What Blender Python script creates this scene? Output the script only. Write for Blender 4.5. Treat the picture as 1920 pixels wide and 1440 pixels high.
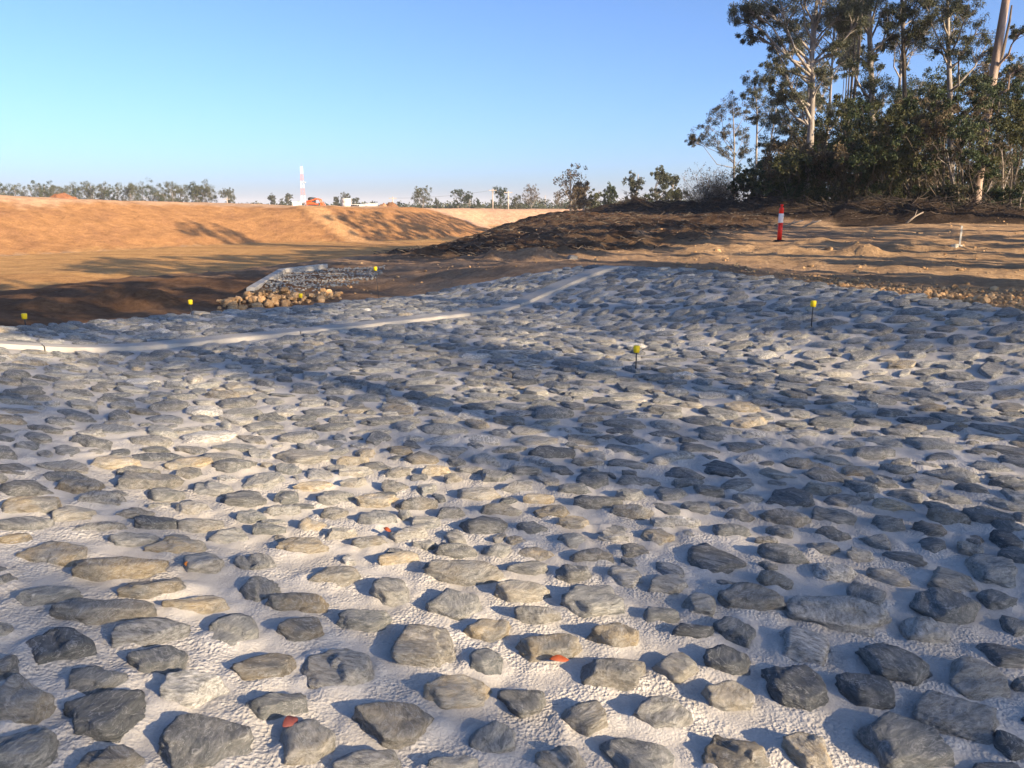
import bpy, bmesh, math, random
import numpy as np
from mathutils import Vector

for o in list(bpy.data.objects):
    bpy.data.objects.remove(o, do_unlink=True)
scene = bpy.context.scene
C = scene.collection
R = math.radians
rng = np.random.default_rng(7)
random.seed(7)

# ------------------------------------------------------------------ camera, sky, sun, exposure
CAMZ, PITCH, FPX = 1.6, R(13.0), 1440.0          # FPX: focal length in pixels of the 1920 px wide photograph
cam = bpy.data.cameras.new('camera')
cam.sensor_width = 36.0
cam.lens = 27.0
cam.clip_start = 0.05
cam.clip_end = 9000
camo = bpy.data.objects.new('camera', cam)
C.objects.link(camo)
camo.location = (0, 0, CAMZ)
camo.rotation_euler = (R(90) - PITCH, 0, 0)
scene.camera = camo

SUN_EL = R(20.0)
SUN_AZ = np.array([0.78, -0.626])                # horizontal direction towards the sun
SUN_AZ /= np.linalg.norm(SUN_AZ)
SUN_ACR = np.array([-SUN_AZ[1], SUN_AZ[0]])      # across the sun direction
world = bpy.data.worlds.new('World')
scene.world = world
world.use_nodes = True
wn = world.node_tree
bg = wn.nodes['Background']
sky = wn.nodes.new('ShaderNodeTexSky')
sky.sky_type = 'NISHITA'
sky.sun_disc = False
sky.sun_elevation = SUN_EL
sky.sun_rotation = math.atan2(SUN_AZ[0], SUN_AZ[1])
sky.air_density = 0.62
sky.dust_density = 1.7
sky.ozone_density = 5.4
wn.links.new(sky.outputs[0], bg.inputs[0])
bg.inputs[1].default_value = 0.112
sl = bpy.data.lights.new('sun', 'SUN')
sl.energy = 5.0
sl.angle = R(0.55)
sl.color = (1.0, 0.78, 0.52)
so = bpy.data.objects.new('sun', sl)
C.objects.link(so)
sd = Vector((SUN_AZ[0] * math.cos(SUN_EL), SUN_AZ[1] * math.cos(SUN_EL), math.sin(SUN_EL)))
so.rotation_euler = sd.to_track_quat('Z', 'Y').to_euler()
so.location = (30, -30, 40)
scene.view_settings.view_transform = 'Standard'
scene.view_settings.look = 'None'
scene.view_settings.exposure = 1.33
scene.view_settings.gamma = 1.0
scene.view_settings.use_curve_mapping = False
scene.render.engine = 'CYCLES'

# ------------------------------------------------------------------ numeric helpers
def _h(ix, iy, iz, seed):
    h = (ix.astype(np.int64) * 374761393 + iy.astype(np.int64) * 668265263 + iz.astype(np.int64) * 2147483647 + seed * 974634777) & 0xffffffff
    h = ((h ^ (h >> 13)) * 1274126177) & 0xffffffff
    h = ((h ^ (h >> 15)) * 2246822519) & 0xffffffff
    return ((h ^ (h >> 16)) & 0xffffff) / float(0xffffff)
def noise3(p, seed=0):
    p = np.asarray(p, float)
    f = np.floor(p); t = p - f; t = t * t * (3 - 2 * t)
    i = f.astype(np.int64); r = 0
    for dx in (0, 1):
        wx = t[..., 0] if dx else 1 - t[..., 0]
        for dy in (0, 1):
            wy = t[..., 1] if dy else 1 - t[..., 1]
            for dz in (0, 1):
                wz = t[..., 2] if dz else 1 - t[..., 2]
                r = r + wx * wy * wz * _h(i[..., 0] + dx, i[..., 1] + dy, i[..., 2] + dz, seed)
    return r * 2 - 1
def noise2(x, y, seed=0):
    f = np.floor(x); g = np.floor(y); tx = x - f; ty = y - g
    tx = tx * tx * (3 - 2 * tx); ty = ty * ty * (3 - 2 * ty)
    i = f.astype(np.int64); j = g.astype(np.int64); k = np.zeros_like(i)
    a = _h(i, j, k, seed); b = _h(i + 1, j, k, seed); c = _h(i, j + 1, k, seed); d = _h(i + 1, j + 1, k, seed)
    return ((a * (1 - tx) + b * tx) * (1 - ty) + (c * (1 - tx) + d * tx) * ty) * 2 - 1
def fbm2(x, y, oct=4, seed=0):
    r = 0; a = 1.0
    for k in range(oct):
        r = r + a * noise2(x * 2 ** k + 17.3 * k, y * 2 ** k - 9.1 * k, seed + k); a *= 0.5
    return r
def sstep(a, b, x):
    t = np.clip((x - a) / (b - a), 0, 1)
    return t * t * (3 - 2 * t)
def smax0(x, k=0.5):
    return 0.5 * (x + np.sqrt(x * x + k * k))
def softmin(a, b, k=0.3):
    return 0.5 * (a + b - np.sqrt((a - b) ** 2 + k * k))
def in_poly(x, y, poly):
    x = np.asarray(x, float); y = np.asarray(y, float)
    r = np.zeros(x.shape, bool); n = len(poly)
    for i in range(n):
        x0, y0 = poly[i]; x1, y1 = poly[(i + 1) % n]
        if y0 == y1: continue
        c = ((y0 > y) != (y1 > y)) & (x < (x1 - x0) * (y - y0) / (y1 - y0) + x0)
        r ^= c
    return r
def dist_poly(x, y, poly, closed=True):
    d = np.full(np.shape(x), 1e9); n = len(poly)
    for i in range(n if closed else n - 1):
        x0, y0 = poly[i]; x1, y1 = poly[(i + 1) % n]
        dx, dy = x1 - x0, y1 - y0; L = dx * dx + dy * dy
        t = np.clip(((x - x0) * dx + (y - y0) * dy) / L, 0, 1)
        d = np.minimum(d, np.hypot(x - x0 - t * dx, y - y0 - t * dy))
    return d

# ------------------------------------------------------------------ shape of the ground
CN = np.array([0.815, 0.58])                     # across the lined channel
def z_apron(x, y):
    w = CN[0] * x + CN[1] * y
    r = softmin(smax0(w - 7.1, 0.22) * 0.25, 0.58, 0.12)
    l = softmin(smax0(1.1 - w, 0.6) * 0.22, 0.9, 0.12)
    return r + l - 0.03
def ray(px, py):
    dx = (px - 960) / FPX; dv = (720 - py) / FPX
    cy = math.cos(PITCH); sy = math.sin(PITCH)
    return np.array([dx, cy + dv * sy, -sy + dv * cy])
TS = np.geomspace(0.6, 300, 5000)
def hit(px, py, zf, tmin=1.2, tmax=400):
    d = ray(px, py); t = TS[TS >= tmin]
    below = CAMZ + d[2] * t < zf(d[0] * t, d[1] * t)
    if not below.any(): return None
    i = int(np.argmax(below)); lo = t[max(i - 1, 0)]; t = np.linspace(lo, t[i], 60)
    below = CAMZ + d[2] * t < zf(d[0] * t, d[1] * t); p = d * t[int(np.argmax(below))]
    return np.array([p[0], p[1], CAMZ + p[2]])
def at(px, py, Y):
    d = ray(px, py); t = Y / d[1]
    return np.array([d[0] * t, Y, CAMZ + d[2] * t])

edge_px = [(0, 612), (200, 600), (400, 585), (560, 574), (700, 560), (850, 538), (1000, 513), (1100, 500), (1180, 499), (1300, 506), (1500, 528), (1700, 554), (1920, 583)]
edge = [hit(a, b, lambda x, y: z_apron(x, y))[:2] for a, b in edge_px]
edge = [(-15.0, 5.6), (-10.5, 8.3)] + [tuple(e) for e in edge] + [(edge[-1][0] + 3.0, edge[-1][1] - 4.4), (edge[-1][0] + 6.0, edge[-1][1] - 8.8)]
EX = np.array([e[0] for e in edge]); EY = np.array([e[1] for e in edge])
o_ = np.argsort(EX); EX = EX[o_]; EY = EY[o_]
def y_far(x):
    return np.interp(x, EX, EY)
APRON = [(EX[0], -5.0)] + list(zip(EX, EY)) + [(EX[-1], -5.0)]

FLOOR = -2.5
BASIN = [(-120, 14), (-40, 19), (-17, 24), (-11, 31), (-9.5, 37), (-8, 45), (-8.5, 70), (6, 103), (22, 140), (27, 172), (-5, 168), (-4, 150), (-2.6, 127), (-8, 106), (-18, 94), (-30, 91), (-44, 66), (-100, 45)]
HC = np.array([  # x, y, rim height
    (-58, 80, 2.75), (-42, 92, 2.5), (-32, 108, 1.75), (-20, 116, 1.55), (-9, 125, 1.45), (-90, 60, 3.2), (-120, 90, 3.2), (-60, 140, 2.2), (0, 200, 0.9), (14, 190, 0.95), (30, 190, 1.2), (-20, 160, 1.2), (-30, 220, 1.2),
    (-13, 17, -0.25), (-8, 18, -0.05), (-5.5, 17, 0.0), (-6.5, 20.5, -0.03), (-5, 22.5, 0.0), (0, 20, 0.12), (3, 24, 0.28), (1, 28, 0.5), (6, 32, 0.72), (0, 36, 0.6), (3, 40, 0.95), (-4, 30, 0.1), (-3, 44, 0.6), (-3, 55, 0.9), (8, 22, 0.45), (14, 25, 0.55), (22, 22, 0.55), (4, 31, 0.65), (-3, 26, 0.05), (12, 33, 0.62), (20, 36, 0.8), (30, 30, 0.8),
    (3, 47, 1.1), (7, 58, 1.1), (16, 56, 1.15), (26, 62, 1.2), (11, 45, 1.1), (22, 46, 0.95), (10, 75, 1.2), (18, 95, 1.3), (34, 130, 1.3), (40, 60, 1.2), (-30, 8, 0.1), (-60, 4, 0.3), (0, -20, 0.9), (40, -20, 1.0), (30, 5, 0.7)])
def rim(x, y):
    num = 0.0; den = 0.0
    for a, b, h in HC:
        w = 1.0 / (((x - a) ** 2 + (y - b) ** 2) ** 1.6 + 4.0)
        num = num + w * h; den = den + w
    v = num / den
    far = sstep(180, 420, np.hypot(x, y))
    return v * (1 - far) + 0.35 * far
def zones(x, y):
    """distances that the ground shape and its soils share"""
    ins = in_poly(x, y, BASIN); d = dist_poly(x, y, BASIN)
    return ins, d
RIDGE = [(9, 66), (13.5, 54), (15, 45), (19, 39.5), (24, 37), (30, 35), (40, 30), (52, 18)]     # windrow of cleared scrub along the wood
def z_ground(x, y, fine=True):
    x = np.asarray(x, float); y = np.asarray(y, float)
    ins, d = zones(x, y)
    wob = 1.2 * fbm2(x * 0.11, y * 0.11, 3, 5) * sstep(18, 30, np.hypot(x, y))
    dd = np.maximum(0, np.where(ins, 0, d) + np.where(d > 1.5, wob * 0.5, 0))
    slope = 0.33
    H = rim(x, y)
    # close to the lined channel the ground takes the channel's own profile
    ya = y_far(np.clip(x, EX[0], EX[-1])); za = z_apron(x, y)
    near = 1 - sstep(0.3, 5.5, np.maximum(0, dist_poly(x, y, APRON)) * np.where(in_poly(x, y, APRON), 0, 1))
    H = H * (1 - near) + za * near
    z = softmin(H, FLOOR + dd * slope, 0.35)
    rr = np.hypot(x, y)
    amp = np.where(ins, 0.25, 1.0)
    if fine:
        close = 1 - sstep(60, 110, rr)
        z = z + amp * 0.06 * fbm2(x * 0.35, y * 0.35, 3, 11) * sstep(0.0, 2.5, np.abs(y - ya) + 0.2) * close
        z = z + amp * 0.035 * fbm2(x * 2.6, y * 2.6, 5, 21) * close * (0.4 + 0.6 * sstep(0.2, 1.5, dist_poly(x, y, APRON)))
        z = z + amp * 0.16 * sstep(60, 110, rr) * fbm2(x * 0.2, y * 0.2, 4, 41)
        # mulched hill: coarse clods
        m = hill_mask(x, y)
        z = z + m * 0.16 * np.abs(fbm2(x * 1.5, y * 1.5, 5, 31))
    # windrow
    dr = dist_poly(x, y, RIDGE, closed=False)
    w = np.exp(-(dr / 2.0) ** 2)
    z = z + w * (0.85 + 0.45 * fbm2(x * 0.7, y * 0.7, 4, 51))
    # small heaps and ridges of soil
    for hx, hy, hr, hh in HEAPS:
        q = np.hypot(x - hx, y - hy) / hr
        z = z + np.maximum(0, hh * (1 - q ** 1.3)) * (1 + 0.35 * fbm2(x * 2.3 / max(hr, .3), y * 2.3 / max(hr, .3), 3, 61))
    return z
def hill_mask(x, y):
    return in_poly_soft(x, y, HILL)
HILL = [(-5.2, 27), (-3.2, 24.0), (-1, 22.6), (2.2, 22.8), (4.6, 24.5), (7.4, 27.5), (9.6, 31), (12.5, 37), (14, 41), (12, 55), (9, 66), (12, 90), (6, 103), (-8.5, 70), (-8, 45), (-7, 34)]
def in_poly_soft(x, y, poly, s=1.5):
    i = in_poly(x, y, poly); d = dist_poly(x, y, poly)
    sd_ = np.where(i, d, -d)
    return sstep(-s, s, sd_)
HEAPS = []
TRACK = [(-31.5, 111), (-24.5, 102), (-18, 93.5), (-13, 88)]      # haul track down the far bank
def zlow(x, y):
    return z_ground(np.atleast_1d(x), np.atleast_1d(y), False)
_hp = [(1350, 470, 0.9, 0.16), (1400, 468, 0.7, 0.14), (1300, 474, 0.9, 0.15), (1620, 473, 0.8, 0.28), (1545, 462, 1.5, 0.22), (1680, 466, 1.2, 0.2), (1480, 470, 1.0, 0.14), (1760, 466, 1.0, 0.14),
       (925, 489, 0.7, 0.2), (990, 487, 0.8, 0.22), (1025, 486, 0.5, 0.14)]
_tmp = []
for a in _hp:
    p = hit(a[0], a[1], zlow, 12)
    if p is not None: _tmp.append((p[0], p[1], a[2], a[3]))
HEAPS = _tmp + [(-7.6, 12.6, 0.8, 0.16), (-6.2, 13.4, 0.6, 0.22), (-7.0, 13.8, 0.9, 0.2), (-9.4, 12.6, 0.9, 0.12)]

# ------------------------------------------------------------------ materials
def newmat(name):
    m = bpy.data.materials.new(name); m.use_nodes = True
    nt = m.node_tree; b = nt.nodes['Principled BSDF']
    b.inputs['Roughness'].default_value = 0.9
    b.inputs['Specular IOR Level'].default_value = 0.2
    return m, nt, b
def N(nt, kind, **kw):
    n = nt.nodes.new(kind)
    for k, v in kw.items():
        if k in n.inputs: n.inputs[k].default_value = v
        else: setattr(n, k, v)
    return n
def ramp(nt, fac, stops):
    n = nt.nodes.new('ShaderNodeValToRGB')
    e = n.color_ramp.elements
    while len(e) < len(stops): e.new(0.5)
    for i, (p, c) in enumerate(stops):
        e[i].position = p; e[i].color = (*c, 1) if len(c) == 3 else c
    nt.links.new(fac, n.inputs[0]); return n
def mixc(nt, a, b, fac, mode='MIX'):
    n = nt.nodes.new('ShaderNodeMix'); n.data_type = 'RGBA'; n.blend_type = mode
    L = nt.links
    for s, v in ((n.inputs[0], fac), (n.inputs[6], a), (n.inputs[7], b)):
        if hasattr(v, 'is_output'): L.new(v, s)
        elif isinstance(v, (int, float)): s.default_value = v
        else: s.default_value = (*v, 1)
    return n.outputs[2]
def bump(nt, b, height, strength, dist, prev=None):
    n = N(nt, 'ShaderNodeBump', Strength=strength, Distance=dist)
    nt.links.new(height, n.inputs['Height'])
    if prev: nt.links.new(prev, n.inputs['Normal'])
    nt.links.new(n.outputs[0], b.inputs['Normal'])
    return n.outputs[0]
def plain(name, col, rough=0.7, metal=0.0, var=0.12, scale=8.0, bumpd=0.0):
    m, nt, b = newmat(name)
    tc = N(nt, 'ShaderNodeTexCoord')
    nz = N(nt, 'ShaderNodeTexNoise', Scale=scale, Detail=6.0, Roughness=0.65)
    nt.links.new(tc.outputs['Object'], nz.inputs['Vector'])
    c = np.array(col)
    r = ramp(nt, nz.outputs[0], [(0.3, tuple(c * (1 - var))), (0.7, tuple(np.minimum(1, c * (1 + var))))])
    nt.links.new(r.outputs[0], b.inputs['Base Color'])
    b.inputs['Roughness'].default_value = rough; b.inputs['Metallic'].default_value = metal
    if bumpd: bump(nt, b, nz.outputs[0], 0.7, bumpd)
    return m
def soil_mat():
    m, nt, b = newmat('soil')
    at_ = N(nt, 'ShaderNodeAttribute', attribute_name='Col')
    geo = N(nt, 'ShaderNodeNewGeometry')
    n1 = N(nt, 'ShaderNodeTexNoise', Scale=0.9, Detail=9.0, Roughness=0.7)
    n2 = N(nt, 'ShaderNodeTexNoise', Scale=7.0, Detail=6.0, Roughness=0.75)
    n3 = N(nt, 'ShaderNodeTexVoronoi', Scale=2.6)
    for n in (n1, n2, n3): nt.links.new(geo.outputs['Position'], n.inputs['Vector'])
    r1 = ramp(nt, n1.outputs[0], [(0.25, (0.62, 0.60, 0.58)), (0.75, (1.35, 1.35, 1.34))])
    r2 = ramp(nt, n2.outputs[0], [(0.3, (0.66, 0.64, 0.62)), (0.72, (1.3, 1.3, 1.28))])
    c = mixc(nt, at_.outputs['Color'], r1.outputs[0], 1.0, 'MULTIPLY')
    c = mixc(nt, c, r2.outputs[0], 1.0, 'MULTIPLY')
    # pale chips and stones in the soil
    r3 = ramp(nt, n3.outputs['Distance'], [(0.05, (1, 1, 1)), (0.13, (0, 0, 0))])
    wn_ = N(nt, 'ShaderNodeTexNoise', Scale=0.35, Detail=3.0); nt.links.new(geo.outputs['Position'], wn_.inputs['Vector'])
    rr = ramp(nt, wn_.outputs[0], [(0.45, (0, 0, 0)), (0.7, (0.55, 0.55, 0.55))])
    f = mixc(nt, r3.outputs[0], rr.outputs[0], 1.0, 'MULTIPLY')
    c = mixc(nt, c, (0.55, 0.42, 0.30), f)
    nt.links.new(c, b.inputs['Base Color'])
    p = bump(nt, b, n1.outputs[0], 1.0, 0.25)
    bump(nt, b, n2.outputs[0], 0.9, 0.06, p)
    b.inputs['Roughness'].default_value = 1.0; b.inputs['Specular IOR Level'].default_value = 0.05
    return m
def mortar_mat():
    m, nt, b = newmat('mortar')
    geo = N(nt, 'ShaderNodeNewGeometry')
    v = N(nt, 'ShaderNodeTexVoronoi', Scale=78.0, feature='SMOOTH_F1'); v.inputs['Smoothness'].default_value = 0.35
    n0 = N(nt, 'ShaderNodeTexNoise', Scale=24.0, Detail=5.0, Roughness=0.6)
    n1 = N(nt, 'ShaderNodeTexNoise', Scale=130.0, Detail=3.0, Roughness=0.6)
    n2 = N(nt, 'ShaderNodeTexNoise', Scale=2.6, Detail=8.0, Roughness=0.7)
    n3 = N(nt, 'ShaderNodeTexNoise', Scale=3.7, Detail=2.0)
    warp = mixc(nt, geo.outputs['Position'], n0.outputs['Color'], 0.012)
    for n in (n0, n1, n2, n3): nt.links.new(geo.outputs['Position'], n.inputs['Vector'])
    nt.links.new(warp, v.inputs['Vector'])
    r = ramp(nt, n2.outputs[0], [(0.3, (0.37, 0.352, 0.322)), (0.7, (0.54, 0.52, 0.482))])
    r1 = ramp(nt, n1.outputs[0], [(0.3, (0.88, 0.88, 0.87)), (0.7, (1.06, 1.06, 1.06))])
    c = mixc(nt, r.outputs[0], r1.outputs[0], 1.0, 'MULTIPLY')
    st = N(nt, 'ShaderNodeTexNoise', Scale=0.8, Detail=6.0, Roughness=0.65); nt.links.new(geo.outputs['Position'], st.inputs['Vector'])
    rs = ramp(nt, st.outputs[0], [(0.5, (0, 0, 0)), (0.68, (0.6, 0.6, 0.6))]); c = mixc(nt, c, (0.36, 0.325, 0.275), rs.outputs[0])
    nt.links.new(c, b.inputs['Base Color'])
    # trowelled patches lie between rougher sprayed patches
    k = ramp(nt, n3.outputs[0], [(0.40, (0.12, 0.12, 0.12)), (0.58, (1, 1, 1))])
    hgt = mixc(nt, v.outputs['Distance'], n0.outputs[0], 0.55)
    hk = mixc(nt, hgt, k.outputs[0], 1.0, 'MULTIPLY')
    p = bump(nt, b, hk, 1.0, 0.015)
    bump(nt, b, n1.outputs[0], 0.7, 0.005, p)
    b.inputs['Roughness'].default_value = 0.95
    return m
def stone_mat():
    m, nt, b = newmat('schist_stone')
    geo = N(nt, 'ShaderNodeNewGeometry')
    ar = N(nt, 'ShaderNodeAttribute', attribute_name='rnd')     # per-stone value
    ak = N(nt, 'ShaderNodeAttribute', attribute_name='kind')    # r ochre, g pale crust, b dark
    mp = N(nt, 'ShaderNodeMapping'); mp.inputs['Scale'].default_value = (1, 2.6, 5)
    rot = N(nt, 'ShaderNodeVectorRotate', rotation_type='Z_AXIS')
    an = N(nt, 'ShaderNodeMath', operation='MULTIPLY'); an.inputs[1].default_value = 6.283
    nt.links.new(ar.outputs['Fac'], an.inputs[0]); nt.links.new(an.outputs[0], rot.inputs['Angle'])
    nt.links.new(geo.outputs['Position'], rot.inputs['Vector']); nt.links.new(rot.outputs[0], mp.inputs[0])
    n1 = N(nt, 'ShaderNodeTexNoise', Scale=11.0, Detail=10.0, Roughness=0.74, Distortion=0.9)
    n2 = N(nt, 'ShaderNodeTexNoise', Scale=26.0, Detail=8.0, Roughness=0.72)
    n3 = N(nt, 'ShaderNodeTexNoise', Scale=7.0, Detail=6.0, Roughness=0.65)
    v = N(nt, 'ShaderNodeTexVoronoi', Scale=14.0, feature='DISTANCE_TO_EDGE')
    nt.links.new(mp.outputs[0], n1.inputs['Vector']); nt.links.new(mp.outputs[0], n2.inputs['Vector'])
    nt.links.new(geo.outputs['Position'], n3.inputs['Vector']); nt.links.new(n1.outputs['Color'], v.inputs['Vector'])
    base = ramp(nt, n1.outputs[0], [(0.32, (0.085, 0.096, 0.100)), (0.44, (0.21, 0.222, 0.22)), (0.55, (0.33, 0.332, 0.318)), (0.68, (0.58, 0.57, 0.545))])
    och = ramp(nt, n1.outputs[0], [(0.32, (0.19, 0.145, 0.09)), (0.5, (0.45, 0.36, 0.23)), (0.68, (0.64, 0.54, 0.38))])
    sep = N(nt, 'ShaderNodeSeparateColor'); nt.links.new(ak.outputs['Color'], sep.inputs[0])
    o3 = ramp(nt, n3.outputs[0], [(0.36, (0.15, 0.15, 0.15)), (0.62, (1, 1, 1))])
    fo = N(nt, 'ShaderNodeMath', operation='MULTIPLY'); nt.links.new(sep.outputs[0], fo.inputs[0]); nt.links.new(o3.outputs[0], fo.inputs[1])
    c = mixc(nt, base.outputs[0], och.outputs[0], fo.outputs[0])
    w3 = ramp(nt, n2.outputs[0], [(0.42, (0, 0, 0)), (0.62, (1, 1, 1))])
    fw = N(nt, 'ShaderNodeMath', operation='MULTIPLY'); nt.links.new(sep.outputs[1], fw.inputs[0]); nt.links.new(w3.outputs[0], fw.inputs[1])
    c = mixc(nt, c, (0.70, 0.69, 0.665), fw.outputs[0])
    dk = N(nt, 'ShaderNodeMath', operation='MULTIPLY'); dk.inputs[1].default_value = 0.5; nt.links.new(sep.outputs[2], dk.inputs[0])
    c = mixc(nt, c, (0.075, 0.090, 0.102), dk.outputs[0])
    # splashes of dried mortar
    sp = N(nt, 'ShaderNodeTexNoise', Scale=17.0, Detail=7.0, Roughness=0.6); nt.links.new(geo.outputs['Position'], sp.inputs['Vector'])
    rs = ramp(nt, sp.outputs[0], [(0.58, (0, 0, 0)), (0.72, (0.55, 0.55, 0.55))])
    c = mixc(nt, c, (0.46, 0.44, 0.41), rs.outputs[0])
    rv = ramp(nt, ar.outputs['Fac'], [(0.0, (0.74, 0.76, 0.785)), (1.0, (1.42, 1.41, 1.37))])
    c = mixc(nt, c, rv.outputs[0], 1.0, 'MULTIPLY')
    ck = ramp(nt, v.outputs['Distance'], [(0.0, (0.42, 0.42, 0.42)), (0.05, (1, 1, 1))]); c = mixc(nt, c, ck.outputs[0], 1.0, 'MULTIPLY')
    vn = N(nt, 'ShaderNodeTexNoise', Scale=5.0, Detail=4.0, Roughness=0.6, Distortion=1.5); nt.links.new(mp.outputs[0], vn.inputs['Vector'])
    vr = ramp(nt, vn.outputs[0], [(0.485, (0, 0, 0)), (0.5, (0.65, 0.65, 0.65)), (0.515, (0, 0, 0))]); c = mixc(nt, c, (0.58, 0.57, 0.54), vr.outputs[0])
    nt.links.new(c, b.inputs['Base Color'])
    p = bump(nt, b, ck.outputs[0], 0.5, 0.012)
    p = bump(nt, b, n1.outputs[0], 1.0, 0.035, p)
    bump(nt, b, n2.outputs[0], 0.9, 0.012, p)
    b.inputs['Roughness'].default_value = 0.78; b.inputs['Specular IOR Level'].default_value = 0.3
    return m
def leaf_mat(name, trans=0.25):
    m, nt, b = newmat(name)
    a = N(nt, 'ShaderNodeAttribute', attribute_name='Col')
    nt.links.new(a.outputs['Color'], b.inputs['Base Color'])
    b.inputs['Roughness'].default_value = 0.6; b.inputs['Specular IOR Level'].default_value = 0.25
    t = N(nt, 'ShaderNodeBsdfTranslucent'); nt.links.new(a.outputs['Color'], t.inputs[0])
    mx = N(nt, 'ShaderNodeMixShader'); mx.inputs[0].default_value = trans
    nt.links.new(b.outputs[0], mx.inputs[1]); nt.links.new(t.outputs[0], mx.inputs[2])
    nt.links.new(mx.outputs[0], nt.nodes['Material Output'].inputs[0])
    return m
def bark_mat(name, c0, c1, scale=5.0):
    m, nt, b = newmat(name)
    geo = N(nt, 'ShaderNodeNewGeometry')
    mp = N(nt, 'ShaderNodeMapping'); mp.inputs['Scale'].default_value = (1, 1, 0.22); nt.links.new(geo.outputs['Position'], mp.inputs[0])
    n = N(nt, 'ShaderNodeTexNoise', Scale=scale, Detail=7.0, Roughness=0.65); nt.links.new(mp.outputs[0], n.inputs['Vector'])
    r = ramp(nt, n.outputs[0], [(0.32, c0), (0.66, c1)]); nt.links.new(r.outputs[0], b.inputs['Base Color'])
    bump(nt, b, n.outputs[0], 0.7, 0.05)
    return m
M = dict(
    soil=soil_mat(), mortar=mortar_mat(), stone=stone_mat(),
    concrete=plain('concrete', (0.35, 0.333, 0.30), 0.9, 0, 0.14, 3.5, 0.006),
    leaf=leaf_mat('leaf'), gum=bark_mat('gum_bark', (0.14, 0.115, 0.10), (0.38, 0.34, 0.295)), pink=bark_mat('pink_gum_bark', (0.17, 0.12, 0.09), (0.38, 0.285, 0.225), 2.5),
    bark=bark_mat('dark_bark', (0.05, 0.04, 0.03), (0.16, 0.13, 0.10)), twig=bark_mat('dry_twig', (0.14, 0.11, 0.085), (0.34, 0.28, 0.22), 9),
    brush=bark_mat('brush', (0.032, 0.025, 0.019), (0.12, 0.092, 0.07), 9),
    red=plain('red_plastic', (0.80, 0.035, 0.02), 0.45, 0, 0.08), white=plain('white_sheeting', (0.80, 0.80, 0.78), 0.4, 0, 0.05),
    yellow=plain('yellow_plastic', (0.85, 0.60, 0.02), 0.45, 0, 0.08), steel=plain('dark_steel', (0.055, 0.055, 0.06), 0.6, 0.4),
    galv=plain('galvanised_steel', (0.26, 0.26, 0.25), 0.5, 0.5), orange=plain('orange_paint', (0.75, 0.12, 0.03), 0.45, 0, 0.1, 3), black=plain('black_rubber', (0.02, 0.02, 0.02), 0.8),
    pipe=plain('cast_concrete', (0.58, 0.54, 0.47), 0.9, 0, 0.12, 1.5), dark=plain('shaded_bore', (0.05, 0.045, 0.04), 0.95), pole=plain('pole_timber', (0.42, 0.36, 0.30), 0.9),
    mastr=plain('mast_red', (0.60, 0.24, 0.20), 0.6), mastw=plain('mast_white', (0.80, 0.80, 0.80), 0.6), wire=plain('cable', (0.12, 0.12, 0.13), 0.7),
    leafred=plain('fallen_leaf_red', (0.24, 0.055, 0.022), 0.6, 0, 0.3, 30), leafdark=plain('fallen_leaf_maroon', (0.15, 0.045, 0.04), 0.6, 0, 0.3, 30), leaforg=plain('fallen_leaf_orange', (0.42, 0.15, 0.03), 0.6, 0, 0.3, 30),
)
gm, gnt, gb = newmat('cab_glass'); gb.inputs['Base Color'].default_value = (0.05, 0.07, 0.07, 1); gb.inputs['Roughness'].default_value = 0.08; gb.inputs['Specular IOR Level'].default_value = 0.6
M['glass'] = gm

# ------------------------------------------------------------------ object helpers
def mesh_from(name, V, F, cols=None, rnd=None, kind=None, smooth=True):
    V = np.asarray(V, np.float32); me = bpy.data.meshes.new(name)
    if isinstance(F, np.ndarray):
        k = F.shape[1]; n = len(F)
        me.vertices.add(len(V)); me.vertices.foreach_set('co', V.ravel())
        me.loops.add(n * k); me.loops.foreach_set('vertex_index', F.astype(np.int32).ravel())
        me.polygons.add(n); me.polygons.foreach_set('loop_start', np.arange(0, n * k, k, dtype=np.int32))
        me.update(calc_edges=True)
    else:
        me.from_pydata(V.tolist(), [], F); me.update()
    me.polygons.foreach_set('use_smooth', np.full(len(me.polygons), smooth))
    if cols is not None:
        a = me.attributes.new('Col', 'FLOAT_COLOR', 'POINT'); c = np.ones((len(V), 4), np.float32); c[:, :3] = cols; a.data.foreach_set('color', c.ravel())
    if rnd is not None:
        a = me.attributes.new('rnd', 'FLOAT', 'POINT'); a.data.foreach_set('value', np.broadcast_to(np.asarray(rnd, np.float32), (len(V),)).copy())
    if kind is not None:
        a = me.attributes.new('kind', 'FLOAT_COLOR', 'POINT'); c = np.ones((len(V), 4), np.float32); c[:, :3] = kind; a.data.foreach_set('color', c.ravel())
    return me
def link(name, me, mat, parent=None):
    o = bpy.data.objects.new(name, me); C.objects.link(o)
    if mat is not None and me is not None and not me.materials: me.materials.append(mat)
    if parent is not None: o.parent = parent
    return o
def tag(o, label=None, cat=None, group=None, kind=None):
    if label: o['label'] = label
    if cat: o['category'] = cat
    if group: o['group'] = group
    if kind: o['kind'] = kind
    return o
def empty(name, loc, label=None, cat=None, group=None, rz=0.0):
    o = bpy.data.objects.new(name, None); C.objects.link(o)
    o.location = tuple(float(v) for v in loc); o.rotation_euler = (0, 0, rz); o.empty_display_size = 0.2
    return tag(o, label, cat, group)
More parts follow.
